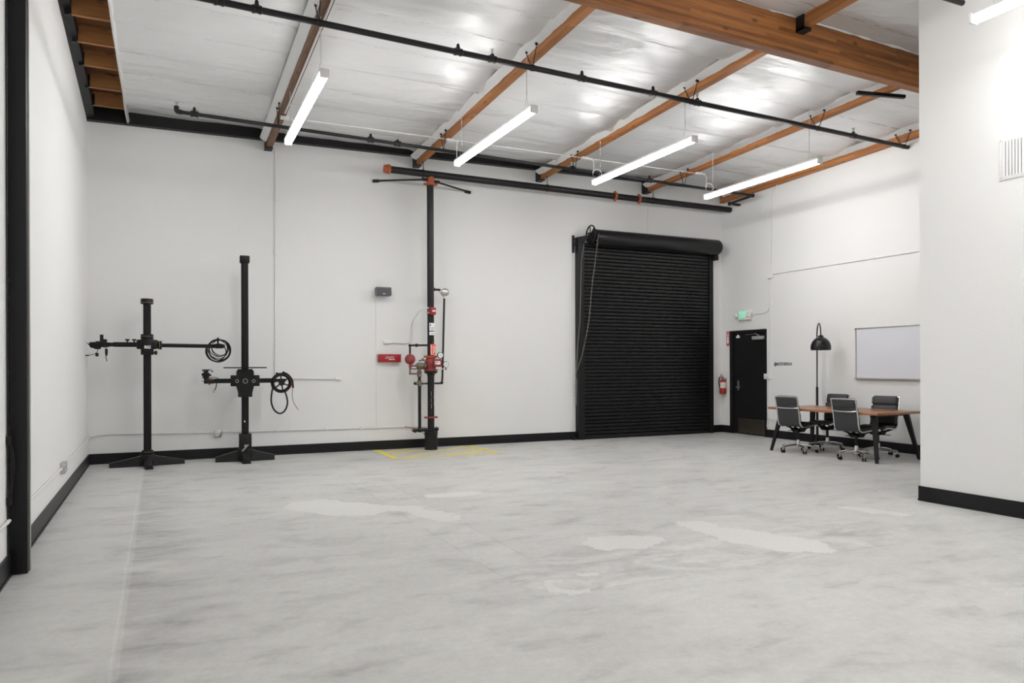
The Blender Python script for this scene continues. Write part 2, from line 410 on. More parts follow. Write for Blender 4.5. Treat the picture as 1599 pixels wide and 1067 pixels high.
R_BACK = Matrix(((1, 0, 0), (0, 0, -1), (0, 1, 0)))            # reads from -y side
R_RIGHT = Matrix(((0, 0, -1), (-1, 0, 0), (0, 1, 0)))          # on the right wall, reads from -x side
def chain(mb, a, b, link=.05, r=.005, w_=.012):
    a = Vector(a); b = Vector(b); n = max(2, int((b-a).length/(link*.75)))
    d = (b-a).normalized(); u = Vector((1, 0, 0)) if abs(d.x) < .8 else Vector((0, 1, 0)); u = (u-d*u.dot(d)).normalized(); v = d.cross(u)
    for i in range(n):
        c = a+(b-a)*(i+.5)/n; s_ = u if i % 2 else v
        h = link/2-w_
        ring = [c+d*h+s_*w_, c+d*link/2, c+d*h-s_*w_, c-d*h-s_*w_, c-d*link/2, c-d*h+s_*w_]
        mb.tube(ring, r, 4, closed=True)

# ================================================================ SETTING
D, RW, PX, PY = 12.65, 12.055, 8.377, 5.295     # back wall y, right wall x, partition face x, partition corner y
Y0 = -6.0
def lx(y): return .012*(D-y)                   # left wall plane
def zp(y): return 5.0+.0287*(12.65-y)          # underside of the purlins
def zf(y): return zp(y)+.155                   # foil level
struct(MB().add([(-.5, Y0-.3, 0), (13, Y0-.3, 0), (13, 13.1, 0), (-.5, 13.1, 0), (-.5, Y0-.3, -.2), (13, Y0-.3, -.2), (13, 13.1, -.2), (-.5, 13.1, -.2)],
     [(0, 1, 2, 3), (7, 6, 5, 4), (0, 4, 5, 1), (1, 5, 6, 2), (2, 6, 7, 3), (3, 7, 4, 0)]).build('floor', M_floor), 'worn grey concrete floor with pale repair patches')
# back wall with an opening for the roll-up door
mb = MB()
mb.box(-.3, 8.47, D, D+.25, 0, 6.2); mb.box(11.68, RW+.3, D, D+.25, 0, 6.2); mb.box(8.47, 11.68, D, D+.25, 3.75, 6.2)
struct(mb.build('wall_back', M_wall), 'white painted back wall')
mb = MB(); P = [(lx(Y0), Y0), (lx(D+.2), D+.2), (-.4, D+.2), (-.4, Y0)]
mb.prism(P, 2, 0, 6.2)
struct(mb.build('wall_left', M_wall), 'white painted left wall')
mb = MB()
mb.box(RW, RW+.25, PY-.1, 11.32, 0, 5.9); mb.box(RW, RW+.25, 12.39, D+.2, 0, 5.9); mb.box(RW, RW+.25, 11.32, 12.39, 2.19, 5.9)
struct(mb.build('wall_right', M_wall), 'white painted right wall with the exit door')
struct(MB().box(PX, PX+.13, Y0, PY, 0, 6.2).box(PX+.13, RW+.2, PY-.13, PY, 0, 6.2).build('wall_partition', M_wall), 'white partition wall in the right foreground')
struct(MB().box(-.5, PX+.2, Y0-.25, Y0, 0, 6.2).build('wall_front', M_wall))
struct(MB().box(12.2, 12.3, 11.2, 12.5, -.1, 2.4).build('trim_1', M_dark), 'dark backing behind the exit door')
struct(MB().box(8.3, 11.9, D+.2, D+.3, -.1, 3.9).build('trim_2', M_dark), 'dark backing behind the roll-up door')

# ceiling: foil-faced insulation, bay by bay, between the purlins
PXS = [2.535, 5.05, 7.50, 9.95, 11.955]
PWD = .095
def ygn(x): return 5.99+.04*(x-4.786)
def ygf(x): return ygn(x)+.125
def foil():
    vs = []; fs = []; uvs = []
    bays = [(.53, 2.535), (2.63, 5.05), (5.145, 7.50), (7.595, 9.95), (10.045, 11.955)]
    NX = 44
    for bi, (xa, xb) in enumerate(bays):
        for seg in (0, 1):
            base = len(vs); dy = .045 if seg == 0 else .09
            NY = int(((D-.03)-ygf(xa))/dy) if seg == 0 else int((ygn(xa)-Y0)/dy)
            for j in range(NY+1):
                for i in range(NX+1):
                    t = i/NX; x = xa+(xb-xa)*t
                    if seg == 0: y = ygf(x)+(D-.03-ygf(x))*j/NY
                    else: y = Y0+(ygn(x)-Y0)*j/NY
                    ph = (y-.035*x-9.25)/.735
                    fr = ph-math.floor(ph); sw = math.sin(PI*fr)            # 0 at the joists
                    ed = min(x-xa, xb-x)
                    n1 = noise.noise(Vector((x*.9+bi*7, y*1.7, 3.1)))
                    n2 = noise.noise(Vector((x*1.6+bi*5+y*.6, y*5.5-x*1.5, 9.2+seg)))
                    n3 = noise.noise(Vector((x*5+y*1.2, y*13-x*3, 4.4)))
                    sag = .018+.030*max(0, n1+.35)
                    rp = noise.cell(Vector((bi*3.7+.5, math.floor(ph)+.5, seg+.5))); z = zf(y)+.012-sag*sw**.6+.014*n2*(.35+.65*sw)+.005*n3+(fr-.5)*.055*(rp-.5)
                    if bi == 0: z += .04
                    if seg == 0: q_ = min(1, max(0, (y-11.55)/.9)); z += .13*q_*q_*(3-2*q_)
                    # the foil laps down onto the purlin sides and the wall ledger
                    z -= .035*max(0, 1-ed/.10)**1.5*(1 if bi or t > .5 else .3)
                    # loose sheet near the third light
                    if bi == 3 and seg == 0: z -= .05*math.exp(-((x-9.0)/.6)**2-((y-9.05)/.28)**2)
                    vs.append((x, y, z)); uvs.append((x, ph))
            for j in range(NY):
                for i in range(NX):
                    a = base+j*(NX+1)+i; fs.append((a, a+1, a+NX+2, a+NX+1))
    me = bpy.data.meshes.new('ceiling'); me.from_pydata(vs, [], fs); uvl = me.uv_layers.new(name='seams')
    for p in me.polygons:
        p.use_smooth = True
        for li in p.loop_indices: uvl.data[li].uv = uvs[me.loops[li].vertex_index]
    me.materials.append(M_foil)
    o = bpy.data.objects.new('ceiling', me); COL.objects.link(o); return struct(o, 'silver white foil insulation stapled under the roof joists')
foil()
struct(MB().add([(-.3, Y0-.3, zp(Y0-.3)+.42), (12.4, Y0-.3, zp(Y0-.3)+.42), (12.4, 13, zp(13)+.42), (-.3, 13, zp(13)+.42),
                 (-.3, Y0-.3, zp(Y0-.3)+.5), (12.4, Y0-.3, zp(Y0-.3)+.5), (12.4, 13, zp(13)+.5), (-.3, 13, zp(13)+.5)],
     [(0, 1, 2, 3), (7, 6, 5, 4), (0, 4, 5, 1), (1, 5, 6, 2), (2, 6, 7, 3), (3, 7, 4, 0)]).build('ceiling_deck', M_deck), 'brown wooden roof deck above the joists')
# vertical edge of the insulation beside the bare joists
mb = MB(); pts = []
for i in range(120):
    y = Y0+(D-.04-Y0)*i/119; pts.append((.53+.012*noise.noise(Vector((y*1.3, 0, 0))), y))
vs = []; fs = []
for x, y in pts:
    zb_ = zf(y)+.03; vs += [(x, y, zb_-.03), (x+.02, y, zb_-.045), (x+.04, y, zb_), (x-.01, y, zb_+.22)]
for i in range(119):
    for k in range(3): fs.append((i*4+k, i*4+4+k, i*4+5+k, i*4+1+k))
    fs.append((i*4, i*4+3, i*4+7, i*4+4))
mb.add(vs, fs, True); struct(mb.build('trim_3', M_flap), 'rolled edge of the foil insulation')
# black ledger strips
mb = MB()
for a, b in zip([0, 3, 5, 10], [3, 5, 10, RW]):
    za = 5.135+.0105*a; zb2 = 5.135+.0105*b
    vs = [(a, D-.10, za), (b, D-.10, zb2), (b, D, zb2-.004), (a, D, za-.004), (a, D-.10, za+.23), (b, D-.10, zb2+.2), (b, D, zb2+.2), (a, D, za+.23)]
    mb.add(vs, [(3, 2, 1, 0), (4, 5, 6, 7), (0, 1, 5, 4), (1, 2, 6, 5), (2, 3, 7, 6), (3, 0, 4, 7)])
struct(mb.build('trim_4', M_black), 'black ledger along the top of the back wall')
mb = MB(); vs = []
YL = [D, 12.0, 11.0, 9.2, 6, 2, Y0]
for y in YL:
    zb_ = 5.15+.055*(D-y) if y > 6 else 5.516+.03*(6-y)
    zt = max(zb_+.05, zf(y)+.24)
    vs += [(lx(y), y, zb_), (lx(y)+.105, y, zb_+.03), (lx(y)+.105, y, zt), (lx(y), y, zt)]
fs = []
for i in range(len(YL)-1):
    for k in range(4): fs.append((i*4+k, i*4+4+k, i*4+4+(k+1) % 4, i*4+(k+1) % 4))
mb.add(vs, fs); struct(mb.build('trim_5', M_black), 'black ledger along the top of the left wall')
# baseboards
ZB = .155
def bb(name, pts, label):
    mb = MB()
    for a, b in pts:
        mb.obox((a[0], a[1], ZB/2), (b[0], b[1], ZB/2), .016, ZB); mb.obox((a[0], a[1], .01), (b[0], b[1], .01), .03, .02)
    struct(mb.build(name, M_base), label)
bb('baseboard_back', [((.0, D-.01), (8.40, D-.01)), ((11.72, D-.01), (RW, D-.01))], 'black baseboard along the back wall')
bb('baseboard_left', [((lx(Y0)+.01, Y0), (lx(D)+.01, D))], 'black baseboard along the left wall')
bb('baseboard_right', [((RW-.01, PY), (RW-.01, 11.31)), ((RW-.01, 12.40), (RW-.01, D))], 'black baseboard along the right wall')
bb('baseboard_partition', [((PX-.01, Y0), (PX-.01, PY+.008)), ((PX-.01, PY+.01), (RW, PY+.01))], 'black baseboard along the partition')

# ================================================================ ROOF TIMBERS
def beam_y(name, x0, x1, ya, yb, dz0, dz1, m, label, group=None):
    t = empty(name, ((x0+x1)/2, yb, zp(yb)+dz0)); tag(t, label, 'beam', group)
    X = (x0+x1)/2; Z = zp(yb)+dz0
    vs = [(x-X, y-yb, zp(y)+d-Z) for y in (ya, yb) for x, d in ((x0, dz0), (x1, dz0), (x1, dz1), (x0, dz1))]
    MB().add(vs, [(0, 1, 2, 3), (7, 6, 5, 4), (0, 4, 5, 1), (1, 5, 6, 2), (2, 6, 7, 3), (3, 7, 4, 0)]).build('timber', m, t)
    return t
desc = ['brown roof purlin with a conduit under it, leftmost of the row above the back wall',
        'orange wood roof purlin directly above the sprinkler riser',
        'orange wood roof purlin ending left of the roll-up door',
        'orange wood roof purlin ending above the roll-up door']
for i, x in enumerate(PXS[:4]):
    t = beam_y('roof_purlin', x, x+PWD, ygf(x), D-.06, 0, .40, M_old if i == 0 else M_purlin, desc[i])
    # black hanger at the wall end
    h = MB(); z0 = zp(D-.06)
    h.box(-PWD/2-.012, -PWD/2, -.16, .03, -.01, .30).box(PWD/2, PWD/2+.008, -.10, .03, -.01, .25).box(-PWD/2-.012, PWD/2+.008, -.16, .03, -.014, -.002)
    h.build('hanger_bracket', M_black, t)
t = beam_y('roof_purlin', 11.955, 12.05, ygf(12), D-.06, -.03, .40, M_purlin, 'orange wood roof purlin running along the top of the right wall')
nd = {0: 'roof purlin in front of the girder, over the left of the room', 1: 'roof purlin in front of the girder, second from the left',
      2: 'orange wood purlin hung on the front face of the big girder by a black bracket'}
for i in (0, 1, 2):
    x = PXS[i]
    t = beam_y('roof_purlin', x-.045, x+PWD-.045 if i == 2 else x+PWD, Y0+.02, ygn(x)-.002, 0, .40, M_purlin, nd[i])
    MB().box(-.062, -.047, -.11, .012, -.03, .22).box(.047, .056, -.11, .012, -.03, .2).box(-.062, .056, -.11, .012, -.036, -.003).build('hanger_bracket', M_black, t)
# girder
t = empty('roof_girder', (6, 6.1, 4.91)); tag(t, 'large orange brown laminated wood girder crossing the ceiling top right', 'beam')
vs = []
for x in (-.05, 12.2):
    for y, z in ((ygn(x), 4.91), (ygf(x), 4.91), (ygf(x), 5.70), (ygn(x), 5.70)):
        vs.append((x-6, y-6.1, z-4.91-.002*(x-6)*0))
MB().add(vs, [(0, 1, 2, 3), (7, 6, 5, 4), (0, 4, 5, 1), (1, 5, 6, 2), (2, 6, 7, 3), (3, 7, 4, 0)]).build('timber', M_girder, t)
mb = MB()       # foil flap stapled along the near top of the girder
vs = []; fs = []
for i in range(150):
    x = .5+11.4*i/149; y = ygn(x); n_ = .008*noise.noise(Vector((x*6, 0, 0)))
    vs += [(x, y-.012+n_, zf(y)+.03), (x, y-.022+n_, zf(y)-.005+n_), (x, y-.004, zf(y)-.028+n_*1.5)]
for i in range(149):
    for k in range(2): fs.append((i*3+k, i*3+3+k, i*3+4+k, i*3+1+k))
mb.add(vs, fs, True); struct(mb.build('trim_6', M_flap), 'foil edge stapled along the girder')
# foil flap rolled over each purlin's left upper side
mb = MB()
for x in PXS:
    vs = []; fs = []
    NN = 170
    for i in range(NN):
        y = ygf(x)+.02+(D-.2-ygf(x))*i/(NN-1); n_ = .010*noise.noise(Vector((x, y*5, 0)))+.006*noise.noise(Vector((x, y*17, 5)))
        z = zf(y)-.045+.5*n_
        vs += [(x-.10, y, z+.04), (x-.07, y, z+.006), (x-.03, y, z-.012+n_*.3), (x-.004, y, z-.034+n_*.6)]
    for i in range(NN-1):
        for k in range(3): fs.append((i*4+k, i*4+4+k, i*4+5+k, i*4+1+k))
    mb.add(vs, fs, True)
struct(mb.build('trim_7', M_flap), 'foil edges lapped onto the purlins')
# bare joists by the left wall
JY = [5.6, 6.3, 7.0, 7.8, 8.57, 9.31, 10.0, 10.69, 11.43, 12.13]
names = {9: 'short bare wood roof joist nearest the back wall', 8: 'short bare wood roof joist second from the back wall, black stained', 7: 'short bare wood roof joist third from the back wall',
         6: 'short bare wood roof joist fourth from the back wall', 5: 'short bare wood roof joist fifth from the back wall', 4: 'short bare wood roof joist sixth from the back wall'}
for k, y in enumerate(JY):
    if k < 4: continue
    z = zf(y)+.05
    t = empty('roof_joist', (.32, y, z)); tag(t, names[k], 'joist', 'bare joists beside the left wall')
    MB().box(.11-.32+lx(y), .56-.32, -.02, .02, 0, .20).build('timber', M_joist, t)
    MB().box(-.235, -.20, -.035, .035, -.015, .15).box(-.20, -.175, -.03, -.022, 0, .16).build('hanger_bracket', M_black, t)
tag(MB().tube(smooth([(.12, 11.35, 5.50), (.22, 11.5, 5.53), (.34, 11.42, 5.46), (.56, 11.45, 5.42)]), .02, 8).build('loose_strap', M_black), 'black strap sagging between the bare joists in the left corner', 'strap')
t = MB().obox((9.55, 7.06, 5.135), (10.23, 6.86, 5.115), .05, .045).build('steel_brace', M_black)
tag(t, 'short black steel brace under the purlin end near the girder', 'brace')

# ================================================================ LINEAR LIGHTS
def make_light():
    t = empty('linear_light')
    Ln = 2.5
    # lens profile (x,z)
    pr_ = [(-.036, .03), (-.046, .010), (-.044, -.016), (-.03, -.034), (0, -.04), (.03, -.034), (.044, -.016), (.046, .010), (.036, .03)]
    b = MB().prism(pr_, 1, -Ln/2, Ln/2)
    b.sm = [False]*len(b.sm); b.build('diffuser', M_tube, t)
    MB().box(-.047, .047, -Ln/2, Ln/2, .031, .05).box(-.0475, -.0462, -Ln/2, Ln/2, .022, .05).box(.0462, .0475, -Ln/2, Ln/2, .022, .05).build('housing', M_white, t)  # wide top and side lips added to shield the ceiling from the diffuser
    for s_ in (-1, 1):
        MB().box(-.05, .05, s_*(Ln/2+.02)-.018, s_*(Ln/2+.02)+.018, -.042, .052, bev=.012).build('end_cap', M_white, t)
    return t
L0 = make_light()
LPOS = [(2.555, 8.93, 'lit linear ceiling light hanging leftmost, under the brown purlin'), (4.985, 8.98, 'lit linear ceiling light hanging second from left, left of the third purlin'),
        (7.44, 9.12, 'lit linear ceiling light hanging third from left, above the roll-up door'), (9.81, 9.2, 'lit linear ceiling light hanging nearest the right wall'),
        (7.47, 2.85, 'lit linear ceiling light at the top right in front of the partition'),
        (5.0, 2.7, 'lit linear ceiling light overhead in mid room'),
        (2.6, -2.6, 'unseen linear ceiling light added to brighten the near left of the hall'), (5.0, -2.6, 'unseen linear ceiling light added to brighten the near middle of the hall'), (7.3, -2.6, 'unseen linear ceiling light added to brighten the near right of the hall')]  # unseen row behind the camera, added to brighten the near floor and walls
LOBJ = []
for i, (x, y, lb) in enumerate(LPOS):
    o = L0 if i == 0 else copy_tree(L0)
    o.location = (x, y, 4.46); tag(o, lb, 'ceiling light', 'linear hanging lights')
    if i == 4: o.rotation_euler = (0, 0, -.0)
    LOBJ.append(o)
for (x, y, lb), o, i in zip(LPOS, LOBJ, range(99)):
    for s_ in (-1, 1):
        yy = y+s_*1.08; mb = MB()
        mb.tube([(x-.03, yy, 4.51), (x, yy, 4.68)], .002, 5).tube([(x+.03, yy, 4.51), (x, yy, 4.68)], .002, 5)
        xt = x+.0
        zt = zp(yy) if abs(x-PXS[min(3, max(0, round((x-2.58)/2.48)))]-.05) < .16 and i < 4 else zf(yy)-.03
        chain(mb, (x, yy, 4.68), (xt, yy, zt+.01), link=.034, r=.0022, w_=.006)
        c = mb.build('hanging_chain', M_steel); c.parent = o; c.matrix_parent_inverse = Matrix.Translation(-Vector((x, y, 4.46)))
        c['label'] = 'steel chain with wire yoke'
# ceiling wiring for the lights: conduit run, boxes, drop cords with coils
mb = MB(); yc = 10.93
mb.tube([(2.62, yc+.03, 5.035), (5.0, yc+.02, 5.033), (7.5, yc+.03, 5.03), (10.0, yc+.05, 5.03)], .008, 6)
tag(mb.build('ceiling_conduit', M_cond), 'thin white conduit running across under the purlins near the back wall', 'conduit')
tag(MB().tube([(2.60, 6.5, 5.165), (2.60, 8.7, 5.10), (2.60, 10.8, 5.042)], .013, 8).build('purlin_conduit', M_cond), 'white conduit fixed along the underside of the leftmost purlin', 'conduit')
lab = ['on the leftmost purlin', 'on the purlin above the sprinkler riser', 'on the purlin left of the roll-up door', 'on the purlin above the roll-up door']
for i, x in enumerate(PXS[:4]):
    xb = x+.09
    t = empty('junction_box', (xb, yc, 5.02)); tag(t, 'small white electrical box and plug '+lab[i], 'junction box', 'ceiling boxes for the lights')
    MB().box(-.07, .05, -.035, .035, -.022, .018, bev=.005).build('box', M_white, t)
    MB().box(.05, .13, -.02, .02, -.02, .012, bev=.005).build('plug', M_cond, t)
    cx = xb+.15; mb = MB()
    Lx, Ly = LPOS[i][0], LPOS[i][1]+1.2
    if i in (2, 3):
        pts = [(xb+.12, yc, 5.01), (cx+.02, yc, 4.98), (cx+.02, yc, 4.80)]
        lp = [(cx+.09+.09*math.cos(a), yc, 4.775+.078*math.sin(a)) for a in [PI+2*PI*k/20 for k in range(31)]]
        pts = pts+lp+[((cx+.09+Lx)/2, (yc+Ly)/2, 4.58), (Lx, Ly, 4.52)]
    elif i == 1:
        pts = [(xb+.12, yc, 5.01), (cx-.05, yc, 4.98), (cx-.05, yc, 4.76), (cx-.03, yc, 4.70), (cx-.07, yc, 4.64), (Lx, Ly, 4.52)]
    else:
        pts = [(xb+.12, yc, 5.01), (xb+.10, yc, 4.9), (xb+.03, yc, 4.70), (Lx, Ly, 4.52)]
    tag(mb.tube(pts, .005, 6).build('drop_cable', M_white), 'white drop cord '+('looped in a coil ' if i > 1 else '')+lab[i].replace('on', 'below', 1), 'cord', 'white drop cords')

# ================================================================ OVERHEAD SPRINKLER PIPES
def sprinkler(parent, x, y, z, chrome):
    MB().lathe((x, y, z), (1, 0, 0), [(-.05, .034), (-.045, .042), (-.02, .042), (-.018, .037), (.018, .037), (.02, .042), (.045, .042), (.05, .034)], 12).lathe((x, y, z), (0, 0, 1), [(0, .03), (.055, .024), (.06, .02)], 10).build('tee_fitting', M_iron, parent)
    if chrome: MB().lathe((x, y, z+.06), (0, 0, 1), [(0, .012), (.03, .01), (.032, .016), (.05, .012), (.052, .028), (.057, .028)], 10).build('sprinkler_head', M_steel, parent)
    else: MB().lathe((x, y, z+.06), (0, 0, 1), [(0, .02), (.02, .02), (.035, .008)], 8).build('plug', M_iron, parent)
def yu(x): return 7.60+.047*x
t = empty('sprinkler_pipe', (0, 0, 0)); tag(t, 'long thin black sprinkler pipe crossing the middle of the ceiling', 'pipe')
zu = 5.0
MB().tube([(.35, yu(.35), zu), (RW-.01, yu(RW), zu)], .033, 14).build('pipe_run', M_iron, t)
for x, c in ((1.55, 1), (1.9, 0), (4.07, 0), (4.50, 1), (5.73, 0), (6.83, 0), (7.58, 1), (10.72, 1)): sprinkler(t, x, yu(x), zu, c)
for x in (2.535, 5.05, 7.5, 9.95, 11.955):
    y = yu(x)
    for s_ in (-1, 1):
        MB().tube([(x-.03, y+s_*.13, zp(y)+.10), (x-.03, y+s_*.13, zp(y)+.07), (x-.02, y, zu-.03)], .006, 6).lathe((x-.045, y+s_*.13, zp(y)+.10), (1, 0, 0), [(0, .018), (.04, .018)], 8).build('hanger_rod', M_iron, t)
    MB().lathe((x-.04, y, zu), (1, 0, 0), [(0, .038), (.04, .038)], 12).build('hanger_clamp', M_iron, t)
def yb_(x): return 10.68+.055*x
zb = 4.85
t = empty('sprinkler_pipe'); tag(t, 'thin black sprinkler pipe under the purlin ends near the back wall', 'pipe')
MB().tube([(1.23, yb_(1.23), zb), (11.70, yb_(11.7), zb)], .026, 12).build('pipe_run', M_iron, t)
x, y = 1.22, yb_(1.2)
MB().tube(round_path([(x+.05, y, zb), (x-.02, y, zb), (x-.02, y, zb+.07)], .03), .032, 12).build('elbow', M_iron, t)
MB().lathe((x-.02, y, zb+.07), (0, 0, 1), [(0, .014), (.03, .012), (.045, .012), (.047, .03), (.052, .03)], 10).build('sprinkler_head', M_steel, t)
for x, c in ((1.42, 0), (3.85, 0), (4.27, 1), (7.42, 1), (9.1, 0)):
    sprinkler(t, x, yb_(x), zb, c)
for x in (2.535, 5.05, 7.5, 9.95):
    y = yb_(x)
    for s_ in (-1, 1):
        MB().tube([(x-.03, y+s_*.11, zp(y)+.09), (x-.02, y, zb-.03)], .006, 6).lathe((x-.04, y+s_*.11, zp(y)+.09), (1, 0, 0), [(0, .016), (.035, .016)], 8).build('hanger_rod', M_iron, t)
# offset at the right end
A_ = (11.70, yb_(11.7), zb); B_ = (11.76, 12.06, zb-.01); C_ = (12.04, 12.07, zb-.01)
MB().tube([A_, B_], .028, 12).build('offset_pipe', M_iron, t)
MB().tube([B_, C_], .026, 12).build('end_pipe', M_iron, t)
for q in (A_, B_): MB().sphere(q, .042, 8).build('elbow', M_iron, t)

# ---------------------------------------------------------------- fire riser with the large header pipe
rx, ry = 5.241, 12.25
t = empty('sprinkler_riser', (rx, ry, 0)); tag(t, 'black and red fire sprinkler riser standing on the floor against the back wall', 'fire riser')
def RB(mb, name, m): 
    mb.xf(Matrix.Translation((-rx, -ry, 0))); return mb.build(name, m, t)
t_fl = RB(MB().lathe((rx, ry, 0), (0, 0, 1), [(0, .112), (.25, .112), (.255, .118), (.275, .118), (.28, .1), (.285, .118), (.31, .118), (.315, .062)], 24), 'floor_flange', M_iron)
for k in range(8):
    a = 2*PI*k/8+.2; o = RB(MB().lathe((rx+.1*math.cos(a), ry+.1*math.sin(a), .235), (0, 0, 1), [(0, .011), (.095, .011)], 6), 'bolt', M_iron); o.parent = t_fl

RB(MB().tube([(rx, ry, .31), (rx, ry, 1.30)], .059, 20), 'lower_pipe', M_iron)
RB(MB().tube([(rx, ry, 1.60), (rx, ry, 4.74)], .059, 20), 'upper_pipe', M_iron)
RB(MB().lathe((rx, ry, .545), (0, 0, 1), [(0, .062), (.004, .08), (.03, .08), (.034, .062)], 20).box(rx-.118, rx-.07, ry-.03, ry+.03, .545, .578, bev=.01).box(rx+.07, rx+.118, ry-.03, ry+.03, .545, .578, bev=.01), 'grooved_coupling', M_redold)
RB(MB().lathe((rx, ry, 1.27), (0, 0, 1), [(0, .06), (.045, .07), (.07, .115), (.10, .118), (.105, .06)], 24), 'valve_flange', M_iron)
RB(MB().lathe((rx, ry, 1.375), (0, 0, 1), [(0, .118), (.022, .118), (.024, .09), (.05, .085), (.08, .10), (.17, .105), (.21, .085), (.23, .065)], 24)
   .box(rx+.0, rx+.155, ry-.155, ry+.02, 1.44, 1.58, bev=.02), 'alarm_valve', M_redold)
v = RB(MB().box(rx+.03, rx+.12, ry-.159, ry-.155, 1.485, 1.54), 'name_plate', M_paper)
v['label'] = 'small white plate'
RB(MB().box(rx+.045, rx+.065, ry-.161, ry-.159, 1.505, 1.53).box(rx+.075, rx+.105, ry-.161, ry-.159, 1.515, 1.522), 'plate_print', M_ink)
RB(MB().lathe((rx, ry, 1.60), (0, 0, 1), [(0, .062), (.004, .09), (.035, .09), (.04, .062)], 20).box(rx-.125, rx-.07, ry-.03, ry+.03, 1.598, 1.64, bev=.012).box(rx+.07, rx+.108, ry-.03, ry+.03, 1.598, 1.64, bev=.012), 'upper_coupling', M_orange)
# gauges
for gx, gz, sz in ((5.378, 1.645, 1.57), (5.478, 1.485, 1.405)):
    gy = ry-.10
    g = RB(MB().lathe((gx, gy+.02, gz), (0, -1, 0), [(0, .052), (.035, .054), (.04, .05)], 24), 'gauge', M_iron)
    f = RB(MB().lathe((gx, gy-.021, gz), (0, -1, 0), [(0, .045), (.002, .045)], 24), 'dial', M_paper); f.parent = g; f.matrix_parent_inverse = Matrix()
    n_ = RB(MB().obox((gx-.02, gy-.025, gz-.012), (gx+.014, gy-.025, gz+.012), .003, .003).box(gx-.006, gx+.006, gy-.0255, gy-.024, gz-.006, gz+.006), 'needle', M_ink); n_.parent = g
    RB(MB().tube(round_path([(gx, gy+.02, gz-.045), (gx, gy+.02, sz), (rx+.08, gy+.03, sz)], .02), .008, 8), 'gauge_stem', M_steel)
    RB(MB().sphere((gx+.012, gy+.02, sz), .018, 6), 'gauge_fitting', M_redold)
# retard chamber ball and its piping
RB(MB().sphere((4.866, ry, 1.575), .092, 14), 'retard_chamber', M_redold)
RB(MB().tube(round_path([(4.866, ry, 1.66), (4.866, ry, 1.815), (5.19, ry, 1.82)], .03), .017, 10).sphere((4.866, ry, 1.812), .028, 8).lathe((4.96, ry, 1.817), (1, 0, 0), [(0, .02), (.01, .03), (.04, .03), (.05, .02)], 10), 'chamber_feed_pipe', M_iron)
RB(MB().lathe((4.87, ry-.01, 1.49), (0, 0, -1), [(0, .024), (.02, .03), (.05, .03), (.055, .02), (.08, .02)], 12), 'chamber_nipple', M_redold)
RB(MB().tube(round_path([(4.866, ry, 1.43), (4.866, ry, 1.325), (5.0, ry, 1.322)], .03), .016, 10).sphere((4.87, ry, 1.33), .026, 8), 'chamber_drain', M_brass)
RB(MB().tube([(4.88, ry, 1.462), (4.98, ry, 1.462)], .014, 8).tube([(4.88, ry, 1.41), (5.15, ry, 1.41)], .012, 8).lathe((4.95, ry, 1.463), (1, 0, 0), [(0, .02), (.03, .022), (.04, .05), (.12, .055), (.16, .045), (.17, .06), (.19, .06), (.2, .03)], 14), 'angle_valve', M_brass)
RB(MB().tube(round_path([(5.028, ry-.02, 1.53), (5.03, ry-.02, 1.556), (5.17, ry-.02, 1.56)], .02), .013, 8).lathe((5.09, ry-.02, 1.57), (0, 0, 1), [(0, .018), (.02, .02), (.025, .01)], 8), 'trim_line', M_brass)
RB(MB().lathe((5.032, ry, 1.27), (0, 0, 1), [(0, .038), (.015, .045), (.03, .036), (.06, .036), (.07, .042), (.10, .042)], 14).tube([(5.032, ry, 1.36), (5.032, ry, 1.44)], .03, 12), 'drain_valve', M_brass)
RB(MB().tube([(5.035, ry, 1.20), (5.035, ry, 1.28)], .026, 12).tube([(5.035, ry, .36), (5.035, ry, 1.12)], .028, 14), 'drain_pipe', M_iron)
RB(MB().lathe((5.035, ry, 1.115), (0, 0, 1), [(0, .042), (.02, .036), (.07, .036), (.095, .042)], 14).lathe((5.03, ry, 1.157), (-1, 0, 0), [(0, .03), (.06, .026), (.065, .015)], 12), 'drain_tee', M_brass)
RB(MB().tube([(4.955, ry, 1.157), (4.99, ry, 1.157)], .022, 10).sphere((4.955, ry, 1.157), .027, 8), 'test_plug', M_iron)
RB(MB().tube([(4.94, ry, .345), (5.35, ry+.0, .352)], .030, 12).lathe((4.935, ry-.02, .345), (0, -1, 0), [(-.06, .03), (.03, .036), (.05, .036)], 12).sphere((5.035, ry, .35), .046, 8).sphere((5.345, ry, .352), .04, 8), 'drain_outlet', M_iron)
y2 = ry+.15
RB(MB().tube([(5.07, ry, 1.152), (5.20, y2, 1.15), (5.44, y2, 1.15)], .017, 10).tube(round_path([(5.40, y2, 1.15), (5.50, y2, 1.15), (5.508, y2, 1.25), (5.548, y2, 2.66)], .05), .018, 10).sphere((5.497, y2, 1.16), .028, 8), 'alarm_line', M_iron)
RB(MB().lathe((5.556, y2+.03, 2.77), (0, -1, 0), [(0, .065), (.02, .07), (.06, .07), (.07, .06), (.085, .02)], 20).obox((5.45, y2, 2.80), (5.55, y2, 2.68), .02, .03), 'bell_housing', M_steel)
RB(MB().tube([(rx+.03, y2-.05, 2.81), (5.47, y2, 2.81)], .02, 10).lathe((rx+.10, y2-.03, 2.81), (1, 0, 0), [(0, .03), (.02, .03)], 10), 'bell_pipe', M_iron)
RB(MB().box(5.207, 5.303, ry-.12, ry-.045, 2.345, 2.475, bev=.012).lathe((5.205, ry-.08, 2.41), (-1, 0, 0), [(0, .022), (.02, .022)], 10), 'flow_switch', M_red)
RB(MB().box(5.235, 5.29, ry-.123, ry-.12, 2.40, 2.425), 'flow_switch_label', M_paper)
